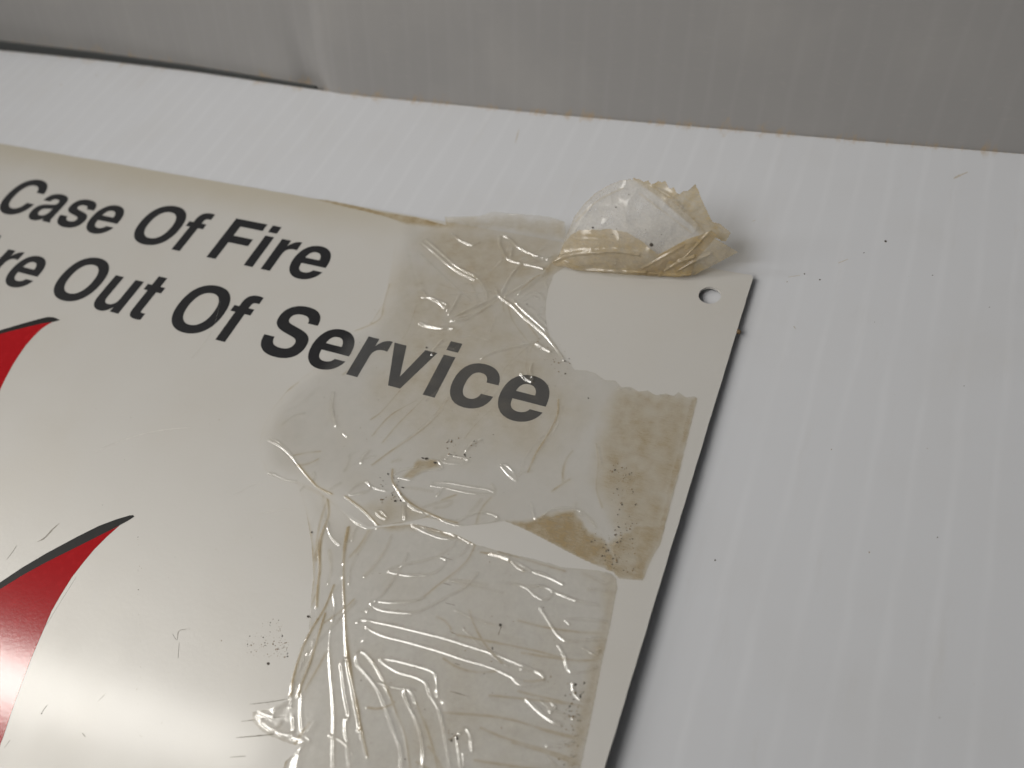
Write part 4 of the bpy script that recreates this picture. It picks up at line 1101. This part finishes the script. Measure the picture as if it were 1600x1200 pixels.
scuffs("scuff_marks", [
    (0.22, [(-65.4, -125.74), (-61.95, -124.06), (-58.62, -122.22)]),
    (0.22, [(-65.29, -128.91), (-61.16, -126.81), (-56.99, -124.83)]),
    (0.24, [(-64.68, -131.64), (-60.7, -129.78), (-56.97, -127.96)]),
    (0.2, [(-63.78, -134.76), (-61.14, -133.56)]),
    (0.5, [(-133.16, -114.17), (-132.13, -112.82), (-131.71, -110.59), (-131.15, -108.86)]),
    (0.14, [(-88.77, -120.12), (-87.05, -120.82), (-87.7, -119.17), (-85.66, -117.97)]),
    (0.1, [(-86.25, -121.1), (-84.56, -123.72)]),
    (0.2, [(-137.44, -120.05), (-137.44, -117.83), (-137.65, -116.5)]),
    (0.2, [(-105.3, -142.45), (-105.45, -141.63), (-105.33, -140.62)]),
    (0.2, [(-94.55, -142.06), (-93.6, -142.33)]),
    (0.1, [(-108.29, -149.98), (-108.22, -148.48)]),
    (0.25, [(-42.68, -87.51), (-41.21, -87.49), (-40.02, -87.43)]),
    (0.25, [(-39.87, -92.43), (-38.27, -92.26)]),
    (0.25, [(-37.81, -95.81), (-35.77, -95.64)]),
    (0.22, [(-34.69, -100.51), (-33.28, -100.57)]),
    (0.25, [(-30.13, -110.34), (-28.25, -110.12), (-26.36, -109.94)]),
    (0.22, [(-31.25, -105.5), (-30.27, -105.48)]),
    (0.35, [(-25.55, -98.05), (-25.63, -96.8), (-25.62, -95.94)]),
], plain("scuff_grey", (0.29, 0.27, 0.235)), sign, 0.012)
scuffs("scratch_marks", [
    (0.16, [(-135.95, -91.28), (-129.53, -85.19), (-122.71, -80.83), (-115.07, -77.62)]),
    (0.12, [(-93.98, -89.87), (-91.66, -86.67), (-88.64, -84.47)]),
    (0.1, [(-86.19, -92.2), (-81.82, -89.6), (-77.76, -87.9)]),
    (0.12, [(-127.98, -60.15), (-127.81, -51.58), (-131.76, -41.41)]),
    (0.1, [(-95.41, -136.17), (-94.9, -134.66)]),
    (0.1, [(-117.19, -128.77), (-118.01, -117.41)]),
], plain("scratch_pale", (0.62, 0.60, 0.56)), sign, 0.012)
scuffs("scuff_marks", [
    (0.7, [(39.23, 43.95), (40.53, 45.39), (42.12, 46.9)]),
    (0.4, [(-77.87, 42.32), (-77.23, 39.17), (-76.6, 36.08)]),
    (0.3, [(7.6, 2.93), (10.0, 4.13)]),
    (0.35, [(-29.4, 50.58), (-28.89, 52.09), (-28.65, 53.26)]),
    (0.3, [(-4.41, 19.12), (-3.75, 19.73)]),
    (0.25, [(-252.22, 42.71), (-251.95, 43.94)]),
    (0.4, [(-264.82, 36.09), (-263.28, 35.15)]),
    (0.25, [(17.66, 9.92), (19.53, 11.62)]),
    (0.25, [(11.48, -11.31), (12.01, -11.93)]),
], plain("scuff_brown", (0.43, 0.39, 0.34)), base, BASE_Z + 0.015)
# specks caught on the curled flap
name, O, ex, up, pts, creases, prm = FLAP_SURF
bm = bmesh.new()
O, ex, up = np.array(O), np.array(ex), np.array(up)
nn = np.cross(ex, up)
if nn[1] > 0:
    nn = -nn
P = np.array(pts)
SPOT = [(0.27, 0.50, 0.30), (0.42, 0.72, 0.20), (0.66, 0.34, 0.55), (0.43, 0.50, 0.14), (0.40, 0.44, 0.12), (0.55, 0.60, 0.10), (0.72, 0.45, 0.12), (0.33, 0.62, 0.10), (0.50, 0.85, 0.12), (0.62, 0.50, 0.10), (0.25, 0.68, 0.10), (0.48, 0.40, 0.10)]
for a, b, rad in SPOT:
    x = P[:, 0].min() + a * np.ptp(P[:, 0])
    y = P[:, 1].min() + b * np.ptp(P[:, 1])
    h = prm[0] * math.sin(math.pi * a) * (0.35 + 0.65 * math.sin(math.pi * b)) + 0.30
    c = O + ex * x + up * y + nn * h
    tip = bm.verts.new(tuple((c + nn * rad * 0.5) * U))
    ring = [bm.verts.new(tuple((c + (ex * math.cos(k) * random.uniform(0.7, 1.2) + up * math.sin(k) * random.uniform(0.6, 1.0)) * rad) * U)) for k in np.linspace(0, 2 * math.pi, 8)[:-1]]
    for k in range(7):
        bm.faces.new((ring[k], ring[(k + 1) % 7], tip)).smooth = True
me = bpy.data.meshes.new("flap_specks")
bm.to_mesh(me)
bm.free()
o = link("flap_specks", me, M_SPECK, upper)
o["kind"] = "stuff"
kid(o)

# crumb of rust on the right edge of the notice
bm = bmesh.new()
bmesh.ops.create_icosphere(bm, subdivisions=2, radius=0.62 * U)
for v in bm.verts:
    v.co *= 1 + 0.25 * math.sin(v.co.x / U * 5 + 1) * math.cos(v.co.y / U * 6)
me = bpy.data.meshes.new("rust_crumb")
bm.to_mesh(me)
bm.free()
o = link("rust_crumb", me, M_RUST, sign)
o.location = (0.35 * U, -17.0 * U, -0.35 * U)
